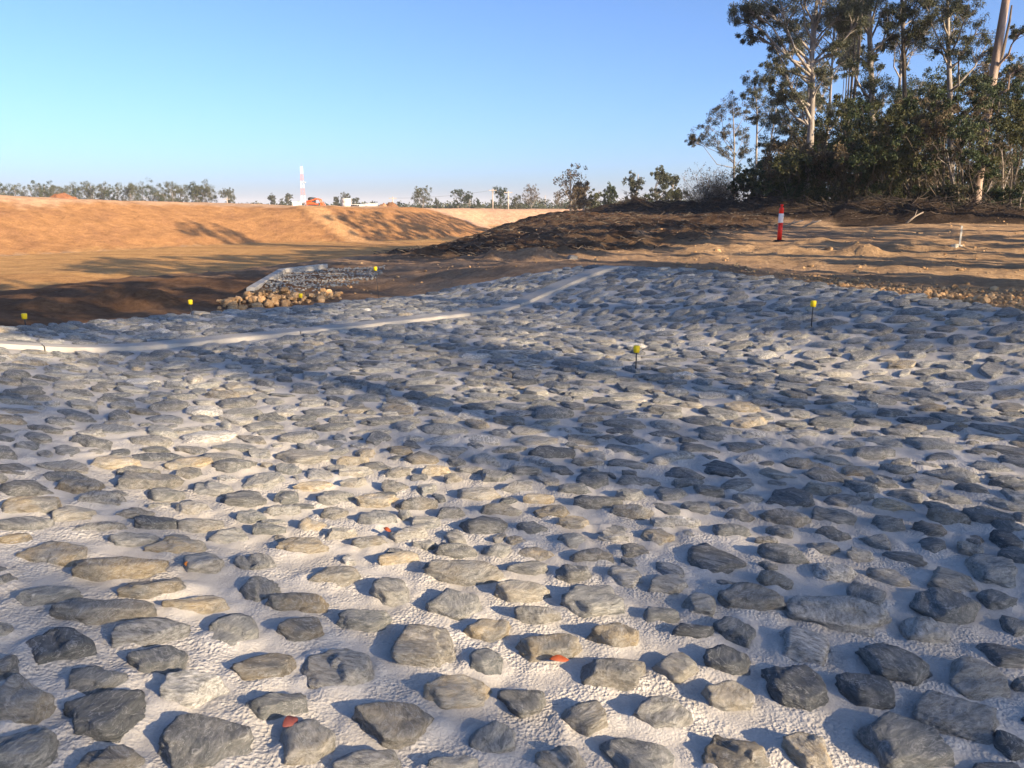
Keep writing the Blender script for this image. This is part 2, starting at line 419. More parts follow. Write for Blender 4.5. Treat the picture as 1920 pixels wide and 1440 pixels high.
class MB:
    def __init__(s): s.v = []; s.f = []
    def add(s, vs, fs):
        b = len(s.v); s.v += [tuple(map(float, v)) for v in vs]; s.f += [tuple(i + b for i in f) for f in fs]; return s
    def box(s, c, d, rz=0, taper=1.0, ry=0):
        x, y, z = (q / 2 for q in d); vs = []
        for sz in (-1, 1):
            t = taper if sz > 0 else 1
            for sx, sy in ((-1, -1), (1, -1), (1, 1), (-1, 1)):
                p = Vector((sx * x * t, sy * y * t, sz * z))
                if ry: p.rotate(Vector((0, 1, 0)).rotation_difference(Vector((0, 1, 0)))) if False else p.rotate(__import__('mathutils').Euler((0, ry, 0)))
                if rz: p.rotate(__import__('mathutils').Euler((0, 0, rz)))
                vs.append((p.x + c[0], p.y + c[1], p.z + c[2]))
        return s.add(vs, [(3, 2, 1, 0), (4, 5, 6, 7), (0, 1, 5, 4), (1, 2, 6, 5), (2, 3, 7, 6), (3, 0, 4, 7)])
    def tube(s, pts, rad, n=8, cap=True):
        pts = [Vector(tuple(map(float, p))) for p in pts]; vs = []; fs = []
        for i, p in enumerate(pts):
            d = (pts[min(i + 1, len(pts) - 1)] - pts[max(i - 1, 0)]).normalized()
            a = d.cross(Vector((0.0, 0.0, 1.0)));
            if a.length < 1e-3: a = Vector((1, 0, 0))
            a.normalize(); b = d.cross(a)
            for k in range(n):
                t = 2 * math.pi * k / n; vs.append(p + (a * math.cos(t) + b * math.sin(t)) * rad[i])
        for i in range(len(pts) - 1):
            for k in range(n): fs.append((i * n + k, i * n + (k + 1) % n, (i + 1) * n + (k + 1) % n, (i + 1) * n + k))
        if cap: fs += [tuple(range(n))[::-1], tuple(range((len(pts) - 1) * n, len(pts) * n))]
        return s.add(vs, fs)
    def lathe(s, prof, c=(0, 0, 0), n=20):
        vs = []; fs = []
        for r, z in prof:
            for k in range(n): t = 2 * math.pi * k / n; vs.append((c[0] + r * math.cos(t), c[1] + r * math.sin(t), c[2] + z))
        for i in range(len(prof) - 1):
            for k in range(n): fs.append((i * n + k, i * n + (k + 1) % n, (i + 1) * n + (k + 1) % n, (i + 1) * n + k))
        fs += [tuple(range(n))[::-1], tuple(range((len(prof) - 1) * n, len(prof) * n))]
        return s.add(vs, fs)
    def prism(s, pts, y0, y1):      # outline in xz, extruded along y
        n = len(pts); vs = [(p[0], y0, p[1]) for p in pts] + [(p[0], y1, p[1]) for p in pts]
        return s.add(vs, [tuple(range(n)), tuple(range(n, 2 * n))[::-1]] + [(i, i + n, (i + 1) % n + n, (i + 1) % n) for i in range(n)])
    def build(s, name, mat, parent=None, smooth=False):
        return link(name, mesh_from(name, s.v, s.f, smooth=smooth), mat, parent)

# ------------------------------------------------------------------ the ground: one sheet to the horizon
th = np.concatenate([np.arange(-44, 44, 0.26), np.arange(44, 316, 2.5)])
th = np.radians(th)
rad = [0.4]
while rad[-1] < 4500: rad.append(rad[-1] * (1.05 if rad[-1] < 7 else 1.012 if rad[-1] < 200 else 1.06))
rad = np.array(rad)
TH, RR = np.meshgrid(th, rad)
gx = (RR * np.sin(TH)).ravel(); gy = (RR * np.cos(TH)).ravel()
gz = z_ground(gx, gy)
ia = in_poly(gx, gy, APRON); da = dist_poly(gx, gy, APRON)
gz = np.where(ia, np.minimum(gz, z_apron(gx, gy)) - 0.30 * sstep(0.05, 0.5, da) - 0.03, gz)
gz = np.where(~ia & (da < 0.35), np.minimum(gz, z_apron(gx, gy) + 0.01 + 0.25 * da), gz)
def soil_colour(x, y):
    ins, d = zones(x, y); n = len(x)
    rr = np.hypot(x, y)
    brown = np.array([0.33, 0.225, 0.145]); tan = np.array([0.43, 0.29, 0.165]); floor = np.array([0.45, 0.265, 0.108])
    bank = np.array([0.355, 0.188, 0.082]); rimc = np.array([0.50, 0.32, 0.195]); mulch = np.array([0.060, 0.038, 0.025]); sand = np.array([0.56, 0.35, 0.22])
    grass = np.array([0.16, 0.15, 0.07]); darks = np.array([0.18, 0.105, 0.06])
    c = np.tile(brown, (n, 1))
    def mixin(col, f): c[:] = c * (1 - f[:, None]) + np.asarray(col) * f[:, None]
    nz = fbm2(x * 0.12, y * 0.12, 4, 71); nf = fbm2(x * 0.6, y * 0.6, 4, 72)
    mixin(tan, sstep(-0.2, 0.5, nz) * 0.7 * (x > -2))
    far = sstep(55, 75, y - 0.0 * x)
    outb = (~ins) * 1.0
    mixin(bank, outb * sstep(40, 52, y + 0.25 * np.abs(x) * (x < 0)) * (1 - sstep(6, 12, x - 0.25 * (y - 60))))
    mixin(floor, sstep(-1.0, 1.5, np.where(ins, d, -d) + nf))
    st = fbm2(x * 0.035, y * 0.55, 4, 73); mixin(np.array([0.36, 0.20, 0.085]), ins * sstep(0.0, 0.8, st) * 0.75)
    mixin(np.array([0.27, 0.14, 0.07]), outb * (y > 50) * sstep(0.1, 0.9, fbm2(x * 0.5, y * 0.5, 5, 74)) * 0.6)
    dt = dist_poly(x, y, TRACK, closed=False); mixin(np.array([0.47, 0.275, 0.13]), sstep(1.7, 1.0, dt + 0.4 * nf)); mixin(np.array([0.20, 0.11, 0.06]), sstep(0.5, 0.2, np.abs(dt - 2.2 + 0.3 * nf)) * 0.8)
    # rim of loose pale fill on top of the far bank
    top = outb * sstep(13.0, 15.0, d + 1.2 * nf) * sstep(60, 80, y)
    mixin(rimc, top)
    s_ = outb * sstep(135, 150, y) * (x > -30) * (1 - sstep(30, 45, x))
    mixin(sand, s_ * (d < 60))
    # darker soil colour on the near side of the basin
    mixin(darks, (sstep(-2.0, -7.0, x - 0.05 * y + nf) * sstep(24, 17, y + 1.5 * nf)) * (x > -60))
    hm = hill_mask(x, y)
    mixin(mulch, np.clip(hm * (0.92 + 0.25 * nf), 0, 1))
    dr = dist_poly(x, y, RIDGE, closed=False)
    mixin(np.array([0.05, 0.036, 0.027]), sstep(4.8, 3.0, dr + 1.2 * nf))
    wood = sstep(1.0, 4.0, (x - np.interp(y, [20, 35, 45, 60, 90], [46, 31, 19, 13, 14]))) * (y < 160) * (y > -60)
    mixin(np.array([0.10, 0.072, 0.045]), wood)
    mixin(np.array([0.51, 0.325, 0.18]), sstep(-0.1, 0.5, nf + nz * 0.6) * sstep(22.5, 25, y - 0.1 * x) * 0.75 * sstep(34, 29, y) * (x > 4.5) * (1 - wood) * (dr > 2.2))
    mixin(grass, sstep(210, 300, rr))
    return c
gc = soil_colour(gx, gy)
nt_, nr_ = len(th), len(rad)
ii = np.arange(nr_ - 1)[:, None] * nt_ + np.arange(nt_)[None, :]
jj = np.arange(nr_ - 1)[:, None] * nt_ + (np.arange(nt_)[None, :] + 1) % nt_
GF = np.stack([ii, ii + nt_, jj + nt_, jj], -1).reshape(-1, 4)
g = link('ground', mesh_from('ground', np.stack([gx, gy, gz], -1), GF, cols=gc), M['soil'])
tag(g, kind='structure')
GZ = gz.reshape(len(rad), len(th))
def zgv(x, y):       # heights of the finished ground sheet
    r_ = np.hypot(x, y); a = np.arctan2(x, y); a = np.where(a < th[0], a + 2 * math.pi, a)
    j = np.clip(np.searchsorted(rad, r_) - 1, 0, len(rad) - 2); i = np.clip(np.searchsorted(th, a) - 1, 0, len(th) - 1); i2 = (i + 1) % len(th)
    t2 = np.where(i2 == 0, th[0] + 2 * math.pi, th[i2]); fr = (r_ - rad[j]) / (rad[j + 1] - rad[j]); ft = np.clip((a - th[i]) / (t2 - th[i]), 0, 1)
    return (GZ[j, i] * (1 - ft) + GZ[j, i2] * ft) * (1 - fr) + (GZ[j + 1, i] * (1 - ft) + GZ[j + 1, i2] * ft) * fr
def zg(x, y):
    return float(zgv(np.array([float(x)]), np.array([float(y)]))[0])

# ------------------------------------------------------------------ concrete sill across the channel
S0 = np.array([-4.7, 8.5]); SD = np.array([0.763, 0.647]); SN = np.array([-0.647, 0.763])
SILLW = 0.33
cross = [(-SILLW / 2 - 0.01, -0.10), (-SILLW / 2, 0.036), (-SILLW / 2 + 0.012, 0.046), (0, 0.048), (SILLW / 2 - 0.012, 0.046), (SILLW / 2, 0.036), (SILLW / 2 + 0.01, -0.10)]
sill = empty('concrete_sill', (S0[0], S0[1], 0), 'long pale concrete strip crossing the stone paving, rising to the dirt track', 'kerb')
joints = [-6.0, -3.2, -0.5, 2.4, 5.2, 6.2, 8.55]; n = len(cross)
for j0, j1 in zip(joints[:-1], joints[1:]):
    sp = np.linspace(j0 + 0.007, j1 - 0.007, max(8, int((j1 - j0) * 11))); vs = []; fs = []; dz = rng.uniform(-0.006, 0.006)
    for i, s_ in enumerate(sp):
        base = S0 + SD * s_
        for k, (o_, z) in enumerate(cross):
            oo = o_ + 0.016 * float(noise2(np.array([s_ * 1.7]), np.array([k * 0.4]), 3)[0]) + 0.008 * float(noise2(np.array([s_ * 9]), np.array([k * 0.9]), 6)[0])
            p = base + SN * oo - S0
            vs.append((p[0], p[1], float(z_apron(base[0], base[1])) + z + dz + 0.006 * float(noise2(np.array([s_ * 2.1]), np.array([k * 0.7]), 4)[0])))
    for i in range(len(sp) - 1):
        for k in range(n - 1): fs.append((i * n + k, (i + 1) * n + k, (i + 1) * n + k + 1, i * n + k + 1))
    fs += [tuple(range(n)), tuple(range((len(sp) - 1) * n, len(sp) * n))[::-1]]
    link('slab', mesh_from('slab', vs, fs, smooth=False), M['concrete'], sill)

# ------------------------------------------------------------------ stones
ICO = {}
for sub in (1, 2, 3, 4, 5):
    bm = bmesh.new(); bmesh.ops.create_icosphere(bm, subdivisions=sub, radius=1.0)
    ICO[sub] = (np.array([v.co[:] for v in bm.verts]), np.array([[v.index for v in f.verts] for f in bm.faces])); bm.free()
def rock(sub, r, p=34.0, rough=0.05):
    D, F = ICO[sub]
    k = r.integers(5, 9); az = np.linspace(0, 2 * np.pi, k, endpoint=False) + r.uniform(0, 6.28) + r.uniform(-0.42, 0.42, k)
    up = r.uniform(-0.06, 0.26, k); pl = [np.stack([np.cos(az), np.sin(az), up], -1)]; dd = [r.uniform(0.72, 1.0, k)]
    pl.append(np.array([[r.uniform(-.17, .17), r.uniform(-.17, .17), 1.0]])); dd.append(np.array([1.0]))
    m = r.integers(1, 4); a2 = r.uniform(0, 6.28, m); u2 = r.uniform(0.35, 1.5, m); pl.append(np.stack([np.cos(a2), np.sin(a2), u2], -1)); dd.append(u2 + r.uniform(0.3, 0.9, m))
    pl.append(np.array([[0, 0, -1.0]])); dd.append(np.array([1.0]))
    P = np.concatenate(pl); Q = np.concatenate(dd)
    off = r.uniform(0, 100, 3)
    D2 = D + 0.10 * np.stack([noise3(D * 2.3 + off, 11), noise3(D * 2.3 + off, 12), noise3(D * 2.3 + off, 13)], -1) * min(1.0, rough * 20)
    q = np.maximum(0, D2 @ P.T) / Q[None, :]
    rr = (q ** p).sum(1) ** (-1 / p)
    v = D * rr[:, None]
    # bedding: thin ledges that step across the stone, and fine fracture relief
    b_ = r.normal(0, 1, 3) * np.array([1, 1, 0.5]); b_ /= np.linalg.norm(b_)
    ph = (v @ b_) * r.uniform(4, 7) + 0.9 * noise3(v * 2.0 + off, 5); saw = ph - np.floor(ph)
    nz = noise3(v * 2.3 + off, 1) * 0.5 + noise3(v * np.array([5, 5, 9]) + off, 2) * 0.35 + noise3(v * np.array([12, 12, 20]) + off, 3) * 0.22 + (saw - 0.5) * r.uniform(0.2, 0.8)
    if r.random() < 0.4:     # a broken step across some stones
        a = r.uniform(0, 6.28); s = v[:, 0] * np.cos(a) + v[:, 1] * np.sin(a) - r.uniform(-0.15, 0.4) + 0.14 * noise3(v * 3 + off, 4)
        v[:, 2] -= np.where(v[:, 2] > 0, sstep(-0.03, 0.05, s) * r.uniform(0.2, 0.4) * v[:, 2], 0)
    v = v * (1 + rough * nz)[:, None]
    return v, F
# tones: g grey, t ochre, w pale crust, d dark
TONE = {'g': (0.12, 0.08, 0.2), 't': (0.95, 0.08, 0.0), 'w': (0.15, 0.9, 0.0), 'd': (0.03, 0.03, 0.85), 'm': (0.45, 0.15, 0.1), 'l': (0.3, 0.45, 0.0)}
near_px = """110 1037 113 50 t;230 1067 155 48 t;28 1009 62 22 t;253 1010 83 30 g;333 1025 120 32 t;382 1055 72 48 m;475 1052 80 52 g;563 1025 110 25 t;430 1004 70 28 g;626 1076 119 52 m
293 1100 137 42 t;90 1120 126 36 g;483 1103 78 54 g;365 1130 117 40 t;564 1131 122 38 t;190 1145 160 53 m;273 1188 133 50 w;433 1182 105 75 g;563 1179 105 55 t;105 1207 130 62 d;10 1085 45 46 g;5 1178 35 38 g
307 1240 122 62 d;493 1246 110 57 t;175 1274 103 63 d;15 1248 52 50 g;360 1293 142 66 w;35 1315 118 82 m;200 1343 130 86 d;515 1322 115 55 d;387 1383 165 108 g;50 1400 120 84 g;572 1388 100 80 m;195 1428 140 50 m;635 1250 138 98 l
735 1105 90 64 g;683 1160 97 44 d;857 1131 102 60 g;865 1073 140 30 m;745 1047 70 28 t;794 1210 132 88 m;916 1179 105 50 t;906 1237 86 52 d;854 1295 134 58 t;740 1351 170 88 m;928 1378 98 80 g;985 1310 92 58 g;690 1432 120 46 l;850 1434 110 44 g;975 1108 115 38 m;1010 1147 88 38 l
1072 1010 58 32 g;1148 1007 55 24 l;1230 1005 62 38 t;1343 1045 97 72 g;1467 1038 100 38 d;1543 1025 66 26 g;990 1063 76 34 g;1110 1042 78 26 m;1075 1073 78 37 g;1173 1075 64 44 l;1255 1092 66 56 l;1455 1085 66 32 m;1565 1070 90 40 w;1613 1040 54 28 l
1116 1128 122 60 g;1310 1130 58 48 g;1410 1122 112 50 m;1232 1150 74 33 d;1572 1148 163 62 l;1627 1112 76 45 g;1297 1183 84 32 d;1382 1177 82 54 d;1155 1192 120 50 t;1027 1210 130 58 t;1510 1208 104 66 w;1268 1248 84 56 m;1365 1237 86 50 d;1140 1258 130 64 m;1493 1292 120 90 d;1360 1303 92 52 m;1098 1343 105 74 m;1247 1333 122 66 l;1053 1420 105 60 m;1190 1410 125 75 g;1380 1417 130 76 t;1520 1410 128 76 t;1672 1240 134 82 g
1465 996 52 30 g;1562 999 68 27 g;1648 1012 76 32 g;1703 1044 76 30 l;1754 1021 58 42 d;1820 1025 46 32 m;1669 1079 76 28 l;1781 1087 98 45 m;1861 1066 90 52 g;1893 1012 60 34 d;1905 1040 54 28 d;1866 1121 62 36 d;1762 1136 132 66 d;1735 1180 80 54 l;1905 1172 55 46 d;1880 1223 100 50 g;1629 1293 112 58 d;1832 1272 108 72 l;1797 1341 132 90 l;1690 1392 175 110 d;1900 1395 70 48 d;1915 1280 30 30 l
46 913 98 42 g;220 868 88 30 t;155 910 88 34 t;58 948 110 36 t;130 892 84 22 d;281 904 102 38 m;262 884 80 22 m;193 934 88 28 l;138 963 88 32 m;45 982 92 34 g;352 868 78 24 t;434 873 80 30 g;355 886 60 22 m;394 914 72 32 g;306 926 70 26 g;497 899 88 33 g;359 952 73 28 l;255 960 73 26 m;292 978 88 34 d;456 935 88 32 g;540 930 48 24 d;587 910 68 22 t;627 932 78 26 g;530 955 66 22 l;467 966 60 26 d;625 959 62 24 m;583 983 68 30 t;375 985 76 30 m;182 988 95 24 l;500 992 62 22 d
790 859 62 26 t;687 848 44 20 t;750 844 58 20 t;662 864 58 18 t;815 881 62 20 t;671 884 62 18 m;744 886 50 20 m;848 897 48 20 m;738 910 54 24 m;666 904 62 18 m;799 915 40 27 g;892 924 82 28 m;706 937 80 24 t;782 944 82 20 m;841 961 72 28 g;935 955 84 24 m;704 970 78 33 g;1010 935 58 22 t;1034 957 70 26 t;906 985 80 34 g;996 987 62 24 d;1081 979 76 24 t;968 914 66 20 l;1074 917 70 22 d;1107 899 66 34 d;983 881 76 20 g;928 892 62 26 g;1194 899 76 24 g;1183 926 54 24 g;1256 926 70 30 d;1118 943 88 22 g;1183 959 106 18 m;1103 864 56 20 m;1034 848 80 27 d;1052 879 44 18 g
1327 919 60 24 g;1400 932 64 24 g;1483 934 84 38 d;1549 892 84 24 g;1541 917 80 16 m;1579 937 74 25 l;1616 913 64 24 g;1699 926 70 26 g;1650 902 64 21 g;1680 879 80 22 d;1792 892 110 28 g;1669 946 82 22 t;1785 931 80 20 g;1822 916 70 16 d;1762 948 62 20 g;1770 969 104 26 m;1849 968 94 32 g;1661 979 60 30 d;1744 990 70 26 g;1468 966 94 34 m;1556 966 80 32 g;1388 966 60 24 g;1309 949 60 24 g;1280 975 62 20 w;1369 992 70 26 d;1464 975 0 0 g;1886 945 70 22 g;1897 905 64 22 d;1240 980 50 22 l;760 1000 84 34 l;690 1015 70 26 m;640 1000 60 24 m;850 1030 82 26 g;930 1028 56 30 g;1190 1030 64 24 m;800 1018 50 22 g;1890 985 62 26 d"""
stones = []       # x, y, half width, half depth, rotation, proud height, tone
zc = lambda x, y: z_apron(x, y) + 0.025
for rec in near_px.replace('\n', ';').split(';'):
    a = rec.split()
    if len(a) < 5 or float(a[2]) < 10: continue
    px, py, w, h = map(float, a[:4])
    q = hit(px, py, zc, 0.8)
    dep = q[1] * math.cos(PITCH) + (CAMZ - q[2]) * math.sin(PITCH)
    W = w * dep / FPX
    ang = math.atan2(CAMZ - q[2], math.hypot(q[0], q[1]))
    Hh = min(0.03 + 0.085 * W, 0.062) * rng.uniform(0.85, 1.15)
    Lg = (h * dep / FPX - 0.75 * Hh * math.cos(ang)) / math.sin(ang)
    Lg = min(max(Lg, 0.42 * W), 1.05 * W)
    stones.append([q[0], q[1], W / 2 * 1.18, Lg / 2 * 1.25, -math.atan2(q[0], q[1]) + rng.uniform(-0.12, 0.12), Hh, a[4]])
nnear = len(stones)
# fill the rest of the pavement by dart throwing, large stones first
cell = 0.5; grid = {}
def circles(s):
    x, y, a, b, r = s[:5]
    if a < b: a, b, r = b, a, r + math.pi / 2
    e = max(0, a - b); c, n_ = math.cos(r), math.sin(r)
    return [(x + c * t, y + n_ * t, b) for t in ((-e, -e * .5, 0, e * .5, e) if e > 0.4 * b else (0,) if e < 0.1 * b else (-e, 0, e))]
def put(s):
    for c in circles(s): grid.setdefault((int(c[0] // cell), int(c[1] // cell)), []).append(c)
def free(s, gap):
    for (x, y, b) in circles(s):
        i, j = int(x // cell), int(y // cell)
        for di in (-1, 0, 1):
            for dj in (-1, 0, 1):
                for (u, v, q) in grid.get((i + di, j + dj), ()):
                    if (u - x) ** 2 + (v - y) ** 2 < (b + q + gap) ** 2: return False
    return True
for s in stones: put(s)
R2 = random.Random(5)
def visible(x, y):
    dep = y * math.cos(PITCH) + CAMZ * math.sin(PITCH)
    return y > 1.2 and abs(x) < 0.70 * dep + 0.5
for a0, a1, tries, gap in ((0.15, 0.19, 4000, -0.008), (0.115, 0.155, 40000, -0.014), (0.085, 0.115, 60000, -0.012), (0.05, 0.075, 40000, -0.004)):
    for _ in range(tries):
        x = R2.uniform(-12, 9.5); y = R2.uniform(1.2, 17.2)
        if y > float(np.interp(x, EX, EY)) - 0.08 or not visible(x, y): continue
        q = np.array([x, y]) - S0
        if abs(q @ SN) < SILLW / 2 + 0.155: continue
        a = R2.uniform(a0, a1); b = a * R2.uniform(0.48, 0.8)
        s = [x, y, a, b, R2.gauss(-0.25, 0.55), min(0.022 + 0.07 * 2 * a, 0.05) * R2.uniform(0.55, 1.1), R2.choice('gggggggdddlmmtw' if R2.random() < 0.75 else 'gggdml')]
        dd_ = math.hypot(x, y)
        if dd_ < 3.2 and a < 0.10: continue
        if free(s, gap): put(s); stones.append(s[:2] + [a * 1.14, b * 1.10] + s[4:])
def size_px(s):
    dep = max(0.5, s[1] * math.cos(PITCH) + CAMZ * math.sin(PITCH))
    return s[2] * s[3] / dep ** 3
order = sorted(range(len(stones)), key=lambda i: -size_px(stones[i]))
big = order[:300]; rest = order[300:]
# ------------------------------------------------------------------ stone-pitched channel lining: mortar bed
xs = np.concatenate([np.arange(EX[0], -4.2, 0.08), np.arange(-4.2, 4.2, 0.018), np.arange(4.2, EX[-1], 0.07), [EX[-1]]])
NX, NY = len(xs), 380; tt = np.linspace(0, 1, NY) ** 1.6
X2 = np.repeat(xs[None, :], NY, 0)
Y2 = -0.3 + (y_far(X2) + 0.3) * tt[:, None]
Z2 = (z_apron(X2, Y2) + 0.004 * fbm2(X2 * 2.3, Y2 * 2.3, 2, 81) + 0.004 * fbm2(X2 * 19.0, Y2 * 19.0, 2, 82)).ravel()
xf = X2.ravel(); yf = Y2.ravel(); sel = np.where((yf < 5.5) & (yf > 1.0) & (np.abs(xf) < 4.4))[0]; sel = sel[np.argsort(yf[sel])]
xq = xf[sel]; yq = yf[sel]; col_ = np.zeros(len(sel)); nzc = 0.55 + 0.75 * fbm2(xq * 14, yq * 14, 2, 83)
for s in stones:        # the mortar is worked up the flank of every stone
    if s[1] > 5.8: continue
    i0, i1 = np.searchsorted(yq, s[1] - 0.32), np.searchsorted(yq, s[1] + 0.32)
    dx = xq[i0:i1] - s[0]; dy = yq[i0:i1] - s[1]; c, n_ = math.cos(s[4]), math.sin(s[4])
    q_ = np.sqrt(((dx * c + dy * n_) / s[2]) ** 2 + ((-dx * n_ + dy * c) / s[3]) ** 2)
    col_[i0:i1] = np.maximum(col_[i0:i1], 0.017 * np.exp(-(np.maximum(q_ - 0.85, 0) / 0.22) ** 2))
Z2[sel] += col_ * np.clip(nzc, 0.1, 1.4)
V = np.stack([xf, yf, Z2], -1)
ii = (np.arange(NY - 1)[:, None] * NX + np.arange(NX - 1)[None, :])
F = np.stack([ii, ii + 1, ii + NX + 1, ii + NX], -1).reshape(-1, 4)
b0 = len(V); sk = V[(NY - 1) * NX:].copy(); sk[:, 2] -= 0.22; sk[:, 1] += 0.03      # a skirt along the far edge
V = np.concatenate([V, sk]); k_ = np.arange(NX - 1)
F = np.concatenate([F, np.stack([(NY - 1) * NX + k_, (NY - 1) * NX + k_ + 1, b0 + k_ + 1, b0 + k_], -1)])
apron = link('stone_pavement', mesh_from('stone_pavement', V, F), M['mortar'])
tag(apron, kind='structure')
def stone_geo(s, sub, r):
    v, F = rock(sub, r, rough=0.075)
    v = v.copy(); ext = np.abs(v[:, :2]).max(0); v[:, :2] /= ext
    v[:, 2] = np.where(v[:, 2] > 0, v[:, 2] * s[5], v[:, 2] * 0.05)
    # the lower flank spreads a little, as the mortar holds it
    x = v[:, 0] * s[2]; y = v[:, 1] * s[3]; c, n_ = math.cos(s[4]), math.sin(s[4])
    X = x * c - y * n_; Y = x * n_ + y * c
    # follow the slope of the bed
    zx = float(z_apron(s[0] + 0.1, s[1]) - z_apron(s[0] - 0.1, s[1])) / 0.2; zy = float(z_apron(s[0], s[1] + 0.1) - z_apron(s[0], s[1] - 0.1)) / 0.2
    Z = v[:, 2] + X * zx + Y * zy
    return np.stack([X, Y, Z], -1), F
def tone_of(s):
    t = np.array(TONE[s[6]]) + rng.uniform(-0.05, 0.08, 3); return np.clip(t, 0, 1)
for rank, i in enumerate(big):
    s = stones[i]; sub = 5 if rank < 55 else 4 if rank < 190 else 3
    v, F = stone_geo(s, sub, rng)
    me = mesh_from('stone', v, F, rnd=rng.random(), kind=tone_of(s))
    o = link('stone', me, M['stone'], apron); o.location = (s[0], s[1], float(z_apron(s[0], s[1])))
VV = []; FF = []; RN = []; KK = []; nb = 0
for i in rest:
    s = stones[i]; d = math.hypot(s[0], s[1]); sub = 4 if d < 3.6 else 3 if d < 9.5 else 2
    v, F = stone_geo(s, sub, rng); v = v + np.array([s[0], s[1], float(z_apron(s[0], s[1]))])
    VV.append(v); FF.append(F + nb); nb += len(v); RN.append(np.full(len(v), rng.random())); KK.append(np.tile(tone_of(s), (len(v), 1)))
o = link('paving_stones', mesh_from('paving_stones', np.concatenate(VV), np.concatenate(FF), rnd=np.concatenate(RN), kind=np.concatenate(KK), smooth=False), M['stone'], apron)
tag(o, kind='stuff')
print('stones', len(stones), 'near', nnear)
# ------------------------------------------------------------------ loose stones and rubble
def small_rocks(pts, sizes, sub=1, tone='t', lift=0.25):
    VV = []; FF = []; RN = []; KK = []; nb = 0
    for (x, y, z), s in zip(pts, sizes):
        v, F = rock(sub, rng, rough=0.08); a = rng.uniform(0, 6.28)
        v = v * np.array([s, s * rng.uniform(0.6, 1), s * rng.uniform(0.45, 0.8)])
        v = np.stack([v[:, 0] * math.cos(a) - v[:, 1] * math.sin(a), v[:, 0] * math.sin(a) + v[:, 1] * math.cos(a), v[:, 2]], -1) + np.array([x, y, z + s * lift])
        VV.append(v); FF.append(F + nb); nb += len(v); RN.append(np.full(len(v), rng.random()))
        KK.append(np.tile(np.clip(np.array(TONE[rng.choice(list(tone))]) + rng.uniform(-.05, .1, 3), 0, 1), (len(v), 1)))
    return np.concatenate(VV), np.concatenate(FF), np.concatenate(RN), np.concatenate(KK)
def ochre_mat():
    m, nt, b = newmat('ochre_clay_rock')
    ar = N(nt, 'ShaderNodeAttribute', attribute_name='rnd'); geo = N(nt, 'ShaderNodeNewGeometry')
    n = N(nt, 'ShaderNodeTexNoise', Scale=9.0, Detail=7.0, Roughness=0.7); nt.links.new(geo.outputs['Position'], n.inputs['Vector'])
    r1 = ramp(nt, n.outputs[0], [(0.3, (0.24, 0.13, 0.06)), (0.5, (0.44, 0.28, 0.14)), (0.7, (0.58, 0.44, 0.27))])
    r2 = ramp(nt, ar.outputs['Fac'], [(0, (0.6, 0.6, 0.6)), (1, (1.25, 1.2, 1.15))])
    nt.links.new(mixc(nt, r1.outputs[0], r2.outputs[0], 1.0, 'MULTIPLY'), b.inputs['Base Color'])
    bump(nt, b, n.outputs[0], 0.8, 0.03); return m
M['ochre'] = ochre_mat()
zsurf = zgv
rub = []
for _ in range(290):
    px = 408 + 235 * rng.beta(1.2, 1.7); x0 = at(px, 575, 12.6)[0]; d = rng.uniform(0.05, 1.6); y0 = float(y_far(np.array([x0]))[0]) + d
    x = x0 * y0 / 12.6; u = (px - 408) / 235
    hh = 0.20 * math.exp(-((d - 0.75) / 0.55) ** 2) * (0.35 + 0.65 * math.sin(math.pi * min(1, u * 1.1 + 0.08)) ** 0.7) * (0.75 + 0.5 * float(noise2(np.array([px * 0.03]), np.array([d * 2]), 9)[0]))
    rub.append((x, y0, zg(x, y0) + hh * rng.uniform(0.55, 1.0), min(0.10, 0.018 + rng.exponential(0.026))))
pile = empty('rubble_heap', (rub[0][0], rub[0][1], rub[0][2]), 'low heap of sunlit orange clay rocks beyond the far edge of the stone paving', 'rubble')
for x, y, z, s in rub:
    v, F, rn, kk = small_rocks([(0, 0, 0)], [s], 2, 't', 0.15)
    o = link('rock', mesh_from('rock', v, F, rnd=rn, kind=kk, smooth=False), M['ochre'], pile)
    o.location = Vector((x, y, z)) - pile.location
# scattered stones on the dirt
pts = []; sz = []
while len(pts) < 2200:
    if rng.random() < 0.5:
        px = 1920 - abs(rng.normal(0, 260)); d = abs(rng.normal(0, 0.9)); q = None
        x = np.interp(px, [1100, 1180, 1300, 1500, 1700, 1920], [1.0, 2.2, 2.9, 4.0, 4.7, 5.4]) if px > 1100 else 1.5
        x += rng.uniform(-.2, .6); y = float(y_far(np.array([x]))[0]) + 0.12 + d
        x += d * 0.7
    else:
        y = rng.uniform(13, 36); x = rng.uniform(-0.25, 0.75) * y
    if in_poly(np.array([x]), np.array([y]), APRON)[0] or float(y_far(np.array([np.clip(x, EX[0], EX[-1])]))[0]) + 0.05 > y: continue
    pts.append((x, y, zg(x, y))); sz.append(min(0.07, 0.010 + rng.exponential(0.012)))
v, F, rn, kk = small_rocks(pts, sz, 1, 'tmlg')
tag(link('loose_gravel', mesh_from('loose_gravel', v, F, rnd=rn, kind=kk, smooth=False), M['ochre']), kind='stuff')
